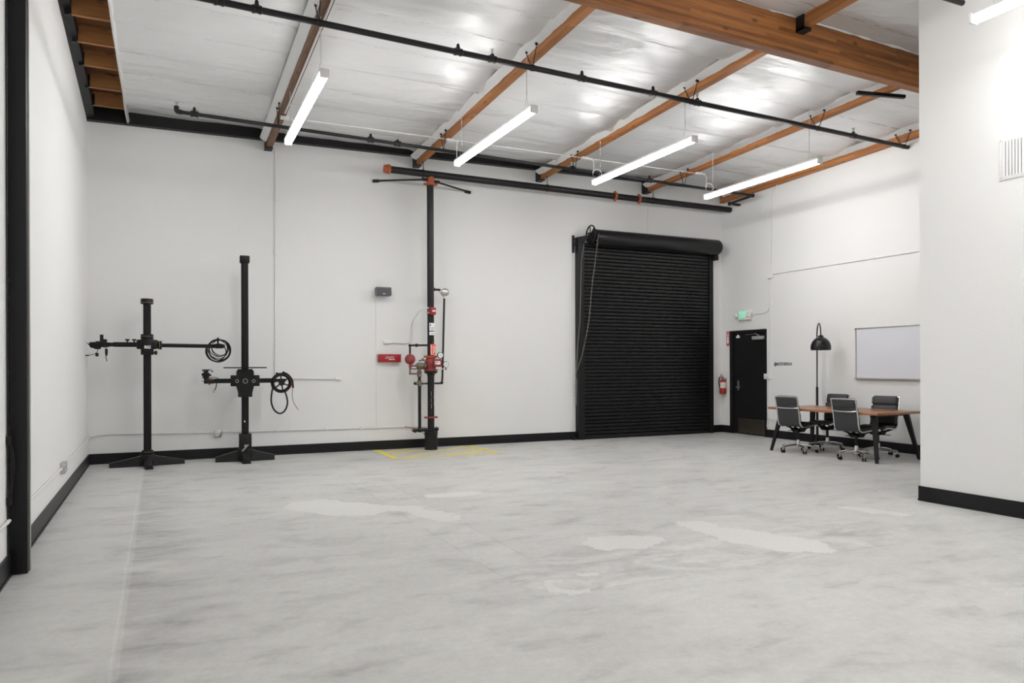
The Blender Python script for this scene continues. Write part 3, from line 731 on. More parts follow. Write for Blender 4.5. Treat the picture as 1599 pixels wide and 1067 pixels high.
RB(MB().lathe((5.19, ry-.06, 2.38), (-1, 0, 0), [(-.03, .014), (.02, .014), (.025, .022), (.04, .018)], 10).tube([(5.16, ry-.06, 2.46), (5.19, ry-.06, 2.46)], .018, 8), 'switch_connector', M_steel)
RB(MB().tube(round_path([(5.19, ry-.06, 2.47), (5.14, ry-.02, 2.462), (5.06, ry+.05, 2.43), (5.02, ry+.22, 2.29), (5.02, D-.02, 2.22), (5.02, D-.02, 1.93), (4.93, D-.02, 1.86), (4.60, D-.02, 1.875)], .09), .0125, 8), 'switch_conduit', M_cond)
RB(MB().box(4.51, 4.65, D-.045, D-.001, 1.85, 1.905, bev=.006), 'conduit_fitting', M_white)
RB(MB().box(rx-.045, rx+.045, ry-.068, ry-.058, 2.07, 2.205, bev=.002).box(rx-.045, rx+.045, ry-.068, ry-.058, 1.995, 2.055, bev=.002), 'paper_labels', M_paper)
RB(MB().box(rx-.035, rx-.02, ry-.070, ry-.068, 2.15, 2.19).box(rx-.04, rx+.04, ry-.070, ry-.068, 2.118, 2.124).box(rx-.02, rx+.02, ry-.070, ry-.068, 2.09, 2.095).box(rx-.02, rx+.03, ry-.070, ry-.068, 2.02, 2.024), 'label_print', M_ink)
RB(MB().box(rx-.042, rx+.052, ry-.105, ry-.10, 1.65, 1.835), 'hanging_tag', M_orangetag)
b = MB()
for k in range(4): b.obox((rx+.0, ry-.107, 1.69+k*.032), (rx+.045, ry-.107, 1.705+k*.03), .002, .012)
RB(b.box(rx-.03, rx-.022, ry-.107, ry-.105, 1.67, 1.82).box(rx-.03, rx+.03, ry-.107, ry-.105, 1.655, 1.662), 'tag_print', M_paper)
RB(MB().tube([(rx, ry-.1, 1.83), (rx+.01, ry-.062, 1.88)], .003, 5), 'tag_string', M_gold)
b = MB()
for k in range(14):
    if k in (4, 9): continue
    b.obox((rx-.017, ry-.0595, 1.0-k*.021), (rx-.010+.004*(k % 2), ry-.0595, 1.007-k*.021), .003, .004)
    b.obox((rx+.033, ry-.052, 1.05-k*.021), (rx+.040+.004*(k % 3), ry-.05, 1.058-k*.021), .003, .004)
RB(b, 'chalk_writing', M_paper)
# header
hz = 4.795
def hy(x): return 12.19+.022*(x-4.475)
RB(MB().tube([(4.475, hy(4.475), hz), (12.03, hy(12.03), hz-.005)], .06, 18), 'header_pipe', M_iron)
RB(MB().lathe((4.46, hy(4.46), hz), (-1, 0, 0), [(-.05, .06), (-.045, .082), (0, .082), (.004, .062), (.02, .062), (.022, .072), (.055, .072), (.06, .055)], 18), 'end_cap', M_orange)
for x in (9.05, 9.62): RB(MB().lathe((x, hy(x), hz), (1, 0, 0), [(0, .062), (.004, .08), (.045, .08), (.05, .062)], 18).box(x+.005, x+.045, hy(x)-.02, hy(x)+.02, hz-.098, hz+.098, bev=.008), 'header_coupling', M_orange)
RB(MB().lathe((rx, ry-.02, hz-.19), (0, 0, 1), [(0, .062), (.004, .088), (.035, .088), (.04, .062), (.19, .066)], 18).box(rx-.125, rx+.125, ry-.045, ry+.0, hz-.187, hz-.152, bev=.01), 'riser_coupling', M_orange)
for x in (5.10, 7.55, 10.0):
    y = hy(x); RB(MB().tube([(x, y, hz+.10), (x, y, zp(y)-.002)], .007, 6).tube(arc((x, y, hz), .068, 0, 2*PI, 20, 'yz')[:-1], .005, 5, closed=True)
       .tube([(x, y-.055, hz+.04), (x, y, hz+.12), (x, y+.055, hz+.04)], .005, 5), 'pipe_hanger', M_iron)
for a, b2, nm in (((rx-.10, ry-.03, hz-.10), (4.38, D-.03, 4.69), 0), ((rx+.10, ry-.03, hz-.12), (6.09, D-.03, 4.665), 1)):
    RB(MB().tube([a, b2], .017, 10), 'sway_brace', M_iron)
    s_ = -1 if b2[0] < a[0] else 1
    RB(MB().sphere(a, .03, 6).obox((a[0]-s_*.06, a[1], a[2]), (a[0]+s_*.06, a[1], a[2]), .03, .05), 'brace_fitting', M_iron)
    RB(MB().obox((b2[0]-.05*s_, b2[1], b2[2]), (b2[0]+.06*s_, b2[1]+.02, b2[2]-.01), .04, .05), 'brace_foot', M_iron)

# yellow keep-clear box
mb = MB()
def stripe(a, b, w_):
    a = Vector((*a, 0)); b = Vector((*b, 0)); d = (b-a).normalized(); n_ = Vector((-d.y, d.x, 0))*w_/2
    vs = [a+n_, a-n_, b-n_, b+n_]; vs = [(v.x, v.y, .0012) for v in vs]+[(v.x, v.y, .0) for v in vs]
    mb.add(vs, [(0, 1, 2, 3), (7, 6, 5, 4), (0, 4, 5, 1), (1, 5, 6, 2), (2, 6, 7, 3), (3, 7, 4, 0)])
stripe((4.33, 11.24), (4.36, 12.62), .10); stripe((4.30, 11.25), (6.12, 11.245), .075); stripe((6.07, 11.24), (6.07, 12.6), .085); stripe((5.95, 12.55), (6.1, 12.57), .075)
stripe((4.42, 12.18), (4.97, 12.58), .075); stripe((4.42, 11.82), (5.13, 12.37), .075); stripe((4.46, 11.28), (6.05, 12.56), .075)
stripe((5.15, 11.26), (6.07, 12.12), .075); stripe((5.47, 11.25), (6.07, 11.80), .075)
o = mb.build('floor_marking', M_yellow); tag(o, 'yellow painted hatched box on the floor around the sprinkler riser', 'floor marking')

# ================================================================ ROLL-UP DOOR
t = empty('door_2', (10.05, D, 0)); struct(t, 'black roll-up door in the back wall with a hood and hand chain')
def DB(mb, name, m): mb.xf(Matrix.Translation((-10.05, -D, 0))); return mb.build(name, m, t)
ys = 12.56; N = 54; H = 3.86; vs = []; fs = []
per = H/N; prof = []
for i in range(N):
    z = i*per; prof += [(0.0, z), (-.012, z+per*.06), (-.022, z+per*.20), (-.026, z+per*.5), (-.024, z+per*.8), (-.012, z+per*.92)]
prof.append((0, H))
for d, z in prof: vs += [(8.42, ys+d, z+.02), (11.64, ys+d, z+.02)]
for i in range(len(prof)-1): fs.append((i*2, i*2+1, i*2+3, i*2+2))
n0 = len(vs)
for d, z in prof: vs += [(8.42, ys+.012, z+.02), (11.64, ys+.012, z+.02)]
for i in range(len(prof)-1): fs.append((n0+i*2, n0+i*2+2, n0+i*2+3, n0+i*2+1))
DB(MB().add(vs, fs, True), 'slat_curtain', M_blackgloss)
DB(MB().box(8.42, 11.64, ys-.04, ys+.03, 0.004, .075, bev=.006), 'bottom_bar', M_black)
DB(MB().box(8.37, 8.46, ys-.05, D-.002, 0, 3.98).box(8.46, 8.50, ys-.05, ys-.028, 0, 3.9), 'guide_rail', M_black)
DB(MB().box(11.60, 11.70, ys-.05, D-.002, 0, 3.90), 'guide_rail', M_black)
DB(MB().box(8.25, 8.37, ys-.02, D-.018, 0, .05), 'guide_foot', M_black)
by, bz, br = 12.40, 3.965, .165
DB(MB().lathe((8.66, by, bz), (1, 0, 0), [(0, br), (3.02, br), (3.07, br*.95), (3.10, br*.8), (3.11, .04)], 36), 'hood', M_blackgloss)
DB(MB().box(11.66, 11.76, 12.40, D-.002, 3.70, 3.86, bev=.01).lathe((11.76, by, bz), (1, 0, 0), [(0, .03), (.05, .03), (.055, .02)], 10), 'hood_bracket', M_black)
DB(MB().obox((8.50, by, bz), (8.66, by, bz), .05, .05).box(8.30, 8.34, D-.035, D-.002, 3.68, 4.02).obox((8.34, D-.02, 3.85), (8.55, by, bz), .03, .05).obox((8.34, D-.02, 3.95), (8.62, by+.05, bz+.05), .02, .04), 'wall_bracket', M_black)
wx = 8.585
b = MB(); b.tube([(wx, by+.17*math.cos(a), bz+.06+.17*math.sin(a)) for a in [2*PI*k/32 for k in range(32)]], .014, 8, closed=True)
for k in range(6):
    a = 2*PI*k/6+.3; b.obox((wx, by, bz+.06), (wx, by+.17*math.cos(a), bz+.06+.17*math.sin(a)), .02, .012, (1, 0, 0))
b.lathe((wx-.04, by, bz+.06), (1, 0, 0), [(0, .035), (.08, .035)], 14)
DB(b, 'chain_wheel', M_black)
DB(MB().lathe((wx+.02, by+.0, bz-.02), (1, 0, 0), [(0, .10), (.015, .10)], 20).lathe((wx-.02, by-.02, bz-.05), (1, 0, 0), [(-.03, .04), (.04, .04)], 14), 'gear_plate', M_iron)
DB(MB().sphere((8.63, by-.13, bz-.08), .012, 6), 'red_tip', M_red)
b = MB()
pA = [(8.655, by-.17, bz+.04), (8.66, 12.36, 3.5), (8.61, 12.38, 3.14), (8.536, 12.40, 2.33), (8.49, 12.42, 2.05), (8.397, 12.45, 1.62), (8.27, 12.48, 1.28)]
for a, c in zip(pA, pA[1:]): chain(b, a, c, .045, .0032, .009)
pB = [(8.50, by+.10, bz-.05), (8.40, 12.45, 3.5), (8.362, 12.45, 2.33), (8.315, 12.46, 1.86), (8.285, 12.48, 1.28), (8.29, 12.50, 1.06), (8.29, 12.50, .70)]
for a, c in zip(pB, pB[1:]): chain(b, a, c, .045, .0032, .009)
chain(b, (8.315, 12.50, 1.2), (8.305, 12.50, .68), .045, .0032, .009)
DB(b, 'hand_chain', mat('dull chain steel', (.26, .25, .23), .5, metal=.6))

# ================================================================ EXIT DOOR (right wall)
t = empty('door_1', (RW, 11.855, 0)); struct(t, 'black exit door with a steel kick plate in the right wall')
def EB(mb, name, m, par=None):
    mb.xf(Matrix.Translation((-RW, -11.855, 0))); o = mb.build(name, m, t)
    if par: o.parent = par
    return o
EB(MB().box(RW-.02, RW+.14, 12.30, 12.388, 0, 2.185).box(RW-.02, RW+.14, 11.322, 11.365, 0, 2.185).box(RW-.02, RW+.14, 11.365, 12.30, 2.13, 2.185), 'door_frame', M_black)
EB(MB().box(RW+.01, RW+.055, 11.37, 12.295, .012, 2.125), 'door_leaf', M_black)
EB(MB().box(RW+.004, RW+.0101, 11.385, 12.15, .025, .335), 'kick_plate', M_kick)
b = MB()
for z in (.045, .315):
    for k in range(5): b.lathe((RW+.004, 11.41+k*.178, z), (-1, 0, 0), [(0, .006), (.003, .005)], 8)
EB(b, 'kick_plate_screws', M_steel)
EB(MB().box(RW-.002, RW+.0101, 12.13, 12.175, .92, 1.125, bev=.005), 'lock_plate', M_steel)
EB(MB().lathe((RW, 12.15, .985), (-1, 0, 0), [(0, .02), (.045, .016)], 12).tube([(RW-.045, 12.165, .985), (RW-.047, 12.04, .985)], .009, 8).lathe((RW, 12.15, 1.07), (-1, 0, 0), [(0, .014), (.015, .012)], 10), 'door_handle', M_steel)
EB(MB().box(RW-.045, RW+.0101, 11.385, 11.70, 1.98, 2.05, bev=.006), 'door_closer', M_greymid)
EB(MB().obox((RW-.03, 11.50, 2.06), (RW-.06, 11.58, 2.10), .012, .012).obox((RW-.06, 11.58, 2.10), (RW-.03, 11.88, 2.09), .012, .02), 'closer_arm', M_steel)
EB(MB().box(RW-.02, RW+.0101, 12.10, 12.19, 2.03, 2.075, bev=.006).box(RW-.015, RW+.005, 12.13, 12.16, 2.075, 2.10), 'door_latch', M_white)

# exit sign
t = empty('exit_sign', (RW, 11.90, 2.5)); tag(t, 'white emergency exit sign with green letters above the black door', 'exit sign')
def XB(mb, name, m): mb.xf(Matrix.Translation((-RW, -11.90, -2.5))); return mb.build(name, m, t)
XB(MB().box(RW-.07, RW-.001, 11.72, 12.09, 2.395, 2.60, bev=.012), 'housing', M_white)
text('EXIT', .20, (RW-.0715, 11.935, 2.50), R_RIGHT, M_green, 'lettering', None, .0008, .50, bold=.002).parent = t
bpy.data.objects['lettering'].matrix_parent_inverse = Matrix.Translation((-RW, -11.90, -2.5))
XB(MB().lathe((RW-.04, 12.15, 2.50), (-.8, .3, -.2), [(-.04, .03), (0, .045), (.03, .05), (.035, .045)], 16).box(RW-.045, RW-.02, 12.09, 12.15, 2.48, 2.52), 'lamp_head', M_white)
XB(MB().lathe((RW-.07, 11.73, 2.53), (-.8, -.2, -.2), [(-.04, .04), (0, .06), (.04, .065), (.045, .06)], 16).box(RW-.045, RW-.02, 11.66, 11.73, 2.47, 2.51), 'lamp_head', M_white)
XB(MB().sphere((RW-.071, 11.755, 2.42), .006, 5), 'indicator', mat('red indicator', (.8, .1, .05), .4, emit=(1, .2, .1), es=2))
# fire extinguisher and its sign
t = empty('fire_extinguisher', (RW-.09, 12.52, .83)); tag(t, 'red fire extinguisher hanging on the wall left of the black door', 'fire extinguisher')
MB().lathe((0, 0, 0), (0, 0, 1), [(0, .05), (.01, .066), (.26, .066), (.30, .05), (.325, .025), (.345, .022)], 20).build('cylinder', M_red, t)
MB().lathe((0, 0, .13), (0, 0, 1), [(0, .0668), (.125, .0668)], 20).build('label_sleeve', mat('extinguisher label', (.72, .68, .55), .5, var=.25, scale=25), t)
MB().lathe((0, 0, .34), (0, 0, 1), [(0, .018), (.03, .02)], 12).obox((0, .0, .375), (-.09, -.03, .43), .018, .01).obox((0, 0, .365), (-.10, -.03, .38), .018, .01).build('valve_handle', M_steel, t)
MB().tube(smooth([(0, .02, .36), (-.01, .10, .37), (-.01, .12, .28), (-.01, .10, .16), (-.01, .082, .10)]), .011, 8).lathe((-.01, .08, .03), (0, 0, 1), [(0, .017), (.07, .013)], 10).build('hose', M_cable, t)
MB().box(.065, .088, -.02, .02, .08, .34).build('wall_hook', M_steel, t)
t = empty('extinguisher_sign', (RW, 12.46, 2.03)); tag(t, 'narrow red and white arrow sign above the fire extinguisher', 'sign')
MB().box(-.004, -.0005, -.052, .052, -.155, .155).build('plate', M_inkred, t)
MB().add([(-.005, .024, .10-.02), (-.005, -.024, .08), (-.005, -.024, -.06), (-.005, -.042, -.06), (-.005, 0, -.13), (-.005, .042, -.06), (-.005, .024, -.06)], [(0, 1, 2, 3, 4, 5, 6)]).box(-.005, -.004, -.052, .052, .083, .088).box(-.005, -.004, -.046, -.040, -.15, .15).box(-.005, -.004, .040, .046, -.15, .15).build('arrow', M_paper, t)
MB().box(-.0055, -.004, -.02, .02, .12, .127).box(-.0055, -.004, -.028, .028, .10, .106).box(-.0055, -.004, -.026, .026, .135, .141).build('print', M_paper, t)
text('FIRE', .05, (RW-.006, 12.46, .045+2.03), R_RIGHT.to_4x4().to_3x3(), M_inkred, 'small_print', None, .0003, .5)
o = bpy.data.objects['small_print']; o.parent = t; o.matrix_parent_inverse = Matrix.Translation((-RW, -12.46, -2.03))
# wall lettering
o = text('@N21STUDIOLA', .080, (RW-.002, 10.89, 1.472), R_RIGHT, M_ink, 'wall_lettering', None, .0015, .77, bold=.0018); tag(o, 'small black lettering on the right wall between the door and the lamp', 'lettering')
# whiteboard
t = empty('whiteboard', (RW, 8.18, 1.65)); tag(t, 'large whiteboard with aluminium frame on the right wall', 'whiteboard')
MB().box(-.014, -.002, -1.0, 1.0, -.43, .43).build('writing_surface', M_board, t)
MB().box(-.022, -.001, -1.02, 1.02, .425, .447).box(-.022, -.001, .985, 1.0, -.43, .43).box(-.022, -.001, -1.0, -.985, -.43, .43).box(-.022, -.001, -1.02, 1.02, -.447, -.425).build('frame', M_steel, t)
MB().box(-.06, -.022, -.98, 1.0, -.447, -.437).build('pen_tray', M_steel, t)

# vent on the partition
t = empty('air_vent', (PX, 4.13, 3.42)); tag(t, 'white louvred air grille on the partition wall at the right edge', 'vent')
MB().box(-.012, -.0005, -.325, .325, .165, .20, bev=.004).box(-.012, -.0005, -.325, .325, -.20, -.165, bev=.004).box(-.012, -.0005, .285, .325, -.17, .17, bev=.004).box(-.012, -.0005, -.325, -.285, -.17, .17, bev=.004).build('frame', M_white, t)
MB().box(-.003, -.0008, -.29, .29, -.17, .17).build('backing', M_dark, t)
b = MB()
for k in range(20):
    y = -.275+k*.029; b.obox((-.014, y, -.17), (-.014, y, .17), .005, .021, (1, -.75, 0))
b.build('louvres', M_white, t)
b = MB()
for s_ in (-1, 1):
    for q in (-.18, .18): b.lathe((-.012, s_*.305, q), (-1, 0, 0), [(0, .006), (.002, .005)], 8)
b.build('screws', M_greymid, t)
# pipe stub on partition
t = empty('overhead_pipe', (8.0, 4.68, 5.0)); tag(t, 'short end of black pipe at the top right before the partition', 'pipe')
MB().tube([(-7.6, .03, .0), (.17, .0, 0)], .028, 12).build('pipe_run', M_iron, t)
MB().tube([(-.03, 0, .02), (-.03, 0, .50)], .006, 6).build('hanger_rod', M_iron, t)

# ================================================================ CONDUITS, OUTLETS, BOXES
def clips(mb, pts, r=.012):
    for p, n_ in pts:
        mb.obox((p[0]-.012, p[1], p[2]), (p[0]+.012, p[1], p[2]), .012, r*3)
ZC = .405
def zcb(x): return .430-.0105*x                 # the run sags a little to the right
mb = MB()
mb.tube(round_path([(lx(5.9)+.016, 5.0, .385), (lx(9)+.016, 9.12, .375)], .1), .012, 8)
mb.tube(round_path([(lx(9.4)+.016, 9.42, .385), (lx(12.2)+.016, 12.45, .41), (.05, 12.60, .425), (.20, D-.016, .445), (1.74, D-.016, .41)], .12), .012, 8)
mb.tube([(1.86, D-.016, .41), (2.0, D-.016, .415), (2.05, D-.016, .405), (5.29, D-.016, .378)], .012, 8)
for x in (.7, 1.35, 2.7, 3.5, 4.1): mb.box(x-.012, x+.012, D-.03, D, .39-.004*x-.01, .45-.008*x)
tag(mb.build('wall_conduit', M_cond), 'long white horizontal conduit low along the left and back walls', 'conduit')
mb = MB(); mb.tube([(2.695, D-.012, 5.02), (2.68, D-.012, 1.26)], .009, 8)
for z in (4.2, 3.3, 2.35, 1.9, 1.45): mb.box(2.67, 2.72, D-.02, D, z-.008, z+.008)
mb.tube([(2.68, D-.02, 1.26), (3.66, D-.02, 1.245)], .013, 8)
tag(mb.build('wall_conduit', M_cond), 'white conduit dropping down the back wall between the camera stands and the riser', 'conduit')
tag(MB().box(3.66, 3.76, D-.045, D-.001, 1.225, 1.265, bev=.006).build('conduit_end_fitting', M_white), 'small white fitting at the end of the horizontal conduit right of the camera stand', 'fitting')
tag(MB().tube([(4.372, D-.006, 2.68), (4.378, D-.006, .41)], .004, 6).tube([(4.378, D-.006, .41), (4.3, D-.006, .41)], .004, 6).build('speaker_wire', M_white), 'thin white wire running down from the grey wall speaker', 'wire')
tag(MB().tube(smooth([(4.88, D-.03, .385), (5.0, D-.05, .37), (5.15, D-.1, .31), (5.22, 12.40, .2)]), .006, 6).build('red_cable', M_red), 'red cable running from the low conduit to the riser base', 'cable')
tag(MB().tube([(10.116, D-.006, 5.1), (10.085, D-.006, 4.15)], .005, 6).build('wall_wire', M_cond), 'thin wire on the wall above the roll-up door', 'wire')
mb = MB(); X_ = RW-.012
mb.tube(round_path([(RW-.10, 10.80, 5.14), (X_, 11.15, 4.90), (X_, 11.19, 3.22)], .06), .009, 8)
mb.tube([(X_, 11.20, 3.18), (X_, 11.25, 1.24)], .011, 8)
mb.tube([(X_, 11.27, 1.2), (X_, 11.27, .16)], .009, 8)
mb.tube([(X_, 11.225, 3.18), (X_, 11.225, 2.62), (X_-.002, 11.27, 2.545), (X_-.002, 11.36, 2.51), (X_-.01, 11.72, 2.50)], .009, 8)
tag(mb.build('wall_conduit', M_cond), 'white conduit dropping down the right wall beside the exit door', 'conduit')
tag(MB().tube([(X_, 11.18, 3.273), (X_, PY+.02, 3.28+.0)], .010, 8).box(RW-.02, RW, 8.8, 8.82, 3.26, 3.30).build('wall_conduit', M_cond), 'thin white horizontal conduit high across the right wall', 'conduit')
tag(MB().box(RW-.05, RW-.001, 11.13, 11.26, 3.19, 3.27, bev=.006).build('junction_box', M_white), 'white junction box high on the right wall conduit', 'junction box')
t = empty('light_switch', (RW, 11.275, 1.225)); tag(t, 'white switch box on the wall just right of the exit door', 'switch')
MB().box(-.05, -.001, -.085, .085, -.055, .055, bev=.008).build('box', M_white, t); MB().box(-.056, -.05, -.055, .055, -.02, .02, bev=.002).build('rocker', M_cond, t)
tag(MB().tube(smooth([(X_, 11.31, .2), (X_, 11.30, .36), (X_-.02, 11.25, .40), (X_-.03, 11.1, .37), (X_-.03, 10.95, .34)]), .008, 6).build('power_cable', M_white), 'white cord curving out of the baseboard right of the exit door', 'cord')
def outlet(name, loc, rz, label, n):
    t = empty(name, loc, rz); tag(t, label, 'outlet')
    w_ = .055*n
    MB().box(-w_, w_, -.045, -.001, -.06, .06, bev=.006).build('box', M_steel, t)
    for q in range(n):
        for z in (.027, -.027):
            cx = -w_+.055+.11*q if n > 1 else 0
            cx = (-w_+w_*(2*q+1)/n)
            s = MB().lathe((cx, -.045, z), (0, -1, 0), [(0, .017), (.006, .016)], 12).build('socket', M_paper, t)
            MB().box(cx-.007, cx-.004, -.0525, -.0508, z-.004, z+.007).box(cx+.004, cx+.007, -.0525, -.0508, z-.004, z+.007).build('slots', M_ink, s)
outlet('power_outlet', (1.80, D, .392), 0, 'steel double power outlet on the back wall between the camera stands', 1)
for ch in list(bpy.data.objects):
    pass
outlet('power_outlet', (lx(9.27)+.0, 9.27, .37), PI/2, 'steel power outlet box low on the left wall', 2)
# wall speaker
t = empty('wall_speaker', (4.47, D, 2.75), 0); tag(t, 'small grey wall speaker on the back wall left of the riser', 'speaker')
MB().rbox((0, -.13, 0), (.138, .06, .072), .015, Matrix.Rotation(-.12, 3, 'X')).build('cabinet', M_grey, t)
MB().rbox((0, -.185, -.004), (.128, .008, .064), .006, Matrix.Rotation(-.12, 3, 'X')).build('grille', mat('speaker mesh', (.10, .10, .105), .7, bump=.4, bscale=300), t)
MB().box(-.022, .022, -.202, -.196, -.048, -.036).build('badge', M_paper, t); MB().box(-.03, .03, -.08, -.001, -.03, .03).build('wall_mount', M_black, t)
# red sprinkler head box
t = empty('spare_head_box', (4.60, D, 1.595)); tag(t, 'flat red metal cabinet on the back wall left of the riser', 'cabinet')
MB().box(-.20, .20, -.085, -.001, -.07, .07, bev=.005).build('box', M_red, t)
MB().box(-.202, .202, -.087, -.082, .050, .071, bev=.002).build('lid', M_red, t)
b = MB().box(-.09, .07, -.088, -.085, -.005, .0).box(-.02, .035, -.088, -.085, -.028, -.015).box(.045, .085, -.088, -.085, -.028, -.015)
for k in range(9): b.box(-.07+k*.016, -.060+k*.016, -.088, -.085, .015, .027)
b.build('printed_text', M_paper, t)

# steel column by the left wall + pipes beside it
t = empty('steel_column', (.145, 6.2, 0)); tag(t, 'tall square black steel column against the left wall in the foreground', 'column')
MB().box(-.06, .048, -.055, .06, 0, 5.9, bev=.006).build('post', M_black, t)
MB().box(.046, .053, .02, .055, 0, 5.9).build('edge_highlight', M_steel, t)  # highlight on the post's side modelled as a bright strip
tag(MB().tube([(lx(6.05)+.010, 6.07, .16), (lx(6.05)+.010, 6.07, 5.6)], .006, 8).build('black_cable_run', M_cable), 'thin black cable running up the left wall beside the column', 'cable')
mb = MB()
for k in range(4): mb.tube(smooth([(lx(6)+.02, 6.09, .95), (lx(6)+.03+.006*k, 6.085+.004*k, .8), (lx(6)+.025+.004*k, 6.09, .66), (lx(6)+.02, 6.09, .52)]), .005, 6)
mb.box(lx(6)+.004, lx(6)+.03, 6.06, 6.10, .92, .98); mb.box(lx(6)+.004, lx(6)+.03, 6.06, 6.10, .50, .56)
tag(mb.build('cable_bundle', M_cable), 'small bundle of cables tied behind the black column', 'cables')
mb = MB(); mb.tube([(lx(5)+.016, 3.0, .38), (lx(6)+.016, 6.08, .395)], .012, 8)
tag(mb.build('wall_conduit', M_cond), 'white conduit on the left wall nearer than the black column', 'conduit')

# ================================================================ CAMERA STANDS
def make_stand(name, loc, rz, label, H, half, rad, cap, kind):
    t = empty(name, loc, rz); tag(t, label, 'camera stand')
    b = MB(); hw = half
    c = hw*.42
    prof = [(hw, -c), (hw, c), (c, hw), (-c, hw), (-hw, c), (-hw, -c), (-c, -hw), (c, -hw)]
    b.prism(prof, 2, .15, H-.03); b.box(-c*.35, c*.35, -hw-.003, -hw, .2, H-.06); b.build('column', M_blkmetal, t)
    for q in range(4):
        a = PI/2*q; L_ = MB()
        # tapered cast leg
        h0, h1, w0, w1, r0_, r1_ = .155, .062, .065, .055, .05, rad
        if kind == 2: h0, h1, w0, w1 = .18, .075, .08, .06
        vs = [(r0_, -w0, 0.004), (r0_, w0, 0.004), (r0_, w0*.7, h0), (r0_, -w0*.7, h0), (r1_, -w1, 0.004), (r1_, w1, 0.004), (r1_, w1*.75, h1), (r1_, -w1*.75, h1)]
        L_.add(vs, [(3, 2, 1, 0), (4, 5, 6, 7), (0, 1, 5, 4), (1, 2, 6, 5), (2, 3, 7, 6), (3, 0, 4, 7)]); L_.xf(Matrix.Rotation(a, 4, 'Z'))
        lg = L_.build('leg', M_black, t)
        MB().lathe((math.cos(a)*(rad-.05), math.sin(a)*(rad-.05), h1), (0, 0, 1), [(0, .01), (.008, .009)], 8).build('bolt', M_steel, lg)
    return t
# stand with RIG plate
SX, SY_ = .808, 12.13
t = make_stand('camera_stand', (SX, SY_, 0), math.radians(4), 'shorter black camera stand with RIG lettering in the left corner', 2.43, .052, .50, 0, 1)
MB().box(-.09, .09, -.09, .09, .02, .17, bev=.01).build('base_hub', M_black, t)
MB().lathe((0, 0, .165), (0, 0, 1), [(0, .075), (.02, .08), (.06, .08), (.065, .07)], 20).build('base_collar', M_blkmetal, t)
MB().lathe((0, 0, .20), (0, 0, 1), [(0, .0815), (.01, .0815)], 20).build('collar_band', M_gold, t)
MB().lathe((0, 0, 2.385), (0, 0, 1), [(0, .08), (.005, .086), (.07, .086), (.078, .08)], 20).build('top_cap', M_blkmetal, t)
MB().lathe((0, 0, 2.40), (0, 0, 1), [(0, .0875), (.010, .0875)], 20).build('cap_band', M_gold, t)
MB().lathe((0, 0, 1.635), (0, 0, 1), [(0, .08), (.005, .086), (.30, .086), (.305, .08)], 20).box(-.14, .14, -.075, .075, 1.72, 1.86, bev=.02).box(-.075, .075, -.11, -.06, 1.70, 1.87, bev=.02).box(-.085, .085, -.10, -.05, 1.64, 1.72, bev=.01).build('carriage', M_blkmetal, t)
MB().lathe((0, 0, 1.668), (0, 0, 1), [(0, .0875), (.008, .0875)], 20).lathe((0, 0, 1.905), (0, 0, 1), [(0, .0875), (.008, .0875)], 20).lathe((.155, -.02, 1.78), (1, 0, 0), [(0, .0665), (.012, .0665)], 20).build('carriage_band', M_gold, t)
MB().lathe((.14, -.02, 1.78), (1, 0, 0), [(0, .05), (.01, .065), (.05, .065), (.055, .045)], 18).build('arm_clamp', M_blkmetal, t)
MB().tube([(-.74, -.02, 1.785), (1.0, -.02, 1.772)], .029, 14).build('cross_arm', M_blkmetal, t)
MB().tube([(-.44, -.02, 1.785), (-.02, -.02, 1.785)], .035, 14).build('arm_sleeve', M_blkmetal, t)
for x in (-.26, -.17): MB().lathe((x, -.02, 1.81), (0, 0, 1), [(0, .01), (.03, .01), (.035, .03), (.055, .03)], 10).build('knob', M_plastic, t)
MB().lathe((.07, -.09, 1.665), (.9, -.5, 0), [(0, .012), (.03, .012), (.035, .032), (.055, .03), (.06, .015)], 10).build('clamp_knob', M_plastic, t)
tx = text('RIG', .060, (0, 0, 0), R_BACK, M_paper, 'plate_lettering', None, .001, .9, bold=.002); tx.parent = t; tx.location = (.0, -.113, 1.745)
sh = Matrix.Identity(4); sh[0][2] = .08; tx.data.transform(sh)
# cable coil on its right arm end
def coil(name, c, R0, n, label, r=.008, seed=1, sag=.03, m=M_cable):
    rnd = random.Random(seed); mb = MB()
    for k in range(n):
        R1 = R0*(1-rnd.random()*.34); ox = rnd.uniform(-.02, .03); oz = (R0-R1)*.9 if k % 3 else -(R0-R1)*.3; ph = rnd.random()*6
        pts = []
        for j in range(36):
            a = 2*PI*j/36
            pts.append((c[0]+ox+R1*math.cos(a)*(1+.03*math.sin(2*a+ph)), c[1]-.045+.012*math.sin(a*2+ph)+.01*k-.005*n, c[2]+oz+R1*math.sin(a)*(1+.03*math.cos(3*a+ph))))
        mb.tube(pts, r*rnd.uniform(.6, 1.25), 6, closed=True)
    return tag(mb.build(name, m), label, 'cable')
o = coil('cable_coil', (SX+.98, SY_-.02, 1.70), .175, 9, 'coil of black cable hanging from the right arm end of the shorter stand', .0075, 4)
tag(MB().lathe((SX+.97, SY_-.06, 1.83), (0, 0, 1), [(-.06, .012), (0, .012), (.02, .016), (.05, .022), (.07, .012)], 10).lathe((SX+.93, SY_-.03, 1.772), (1, 0, 0), [(0, .036), (.10, .036), (.14, .022)], 12).build('arm_end_clamp', M_blkmetal), 'small black clamp on the right arm end of the shorter stand', 'clamp')
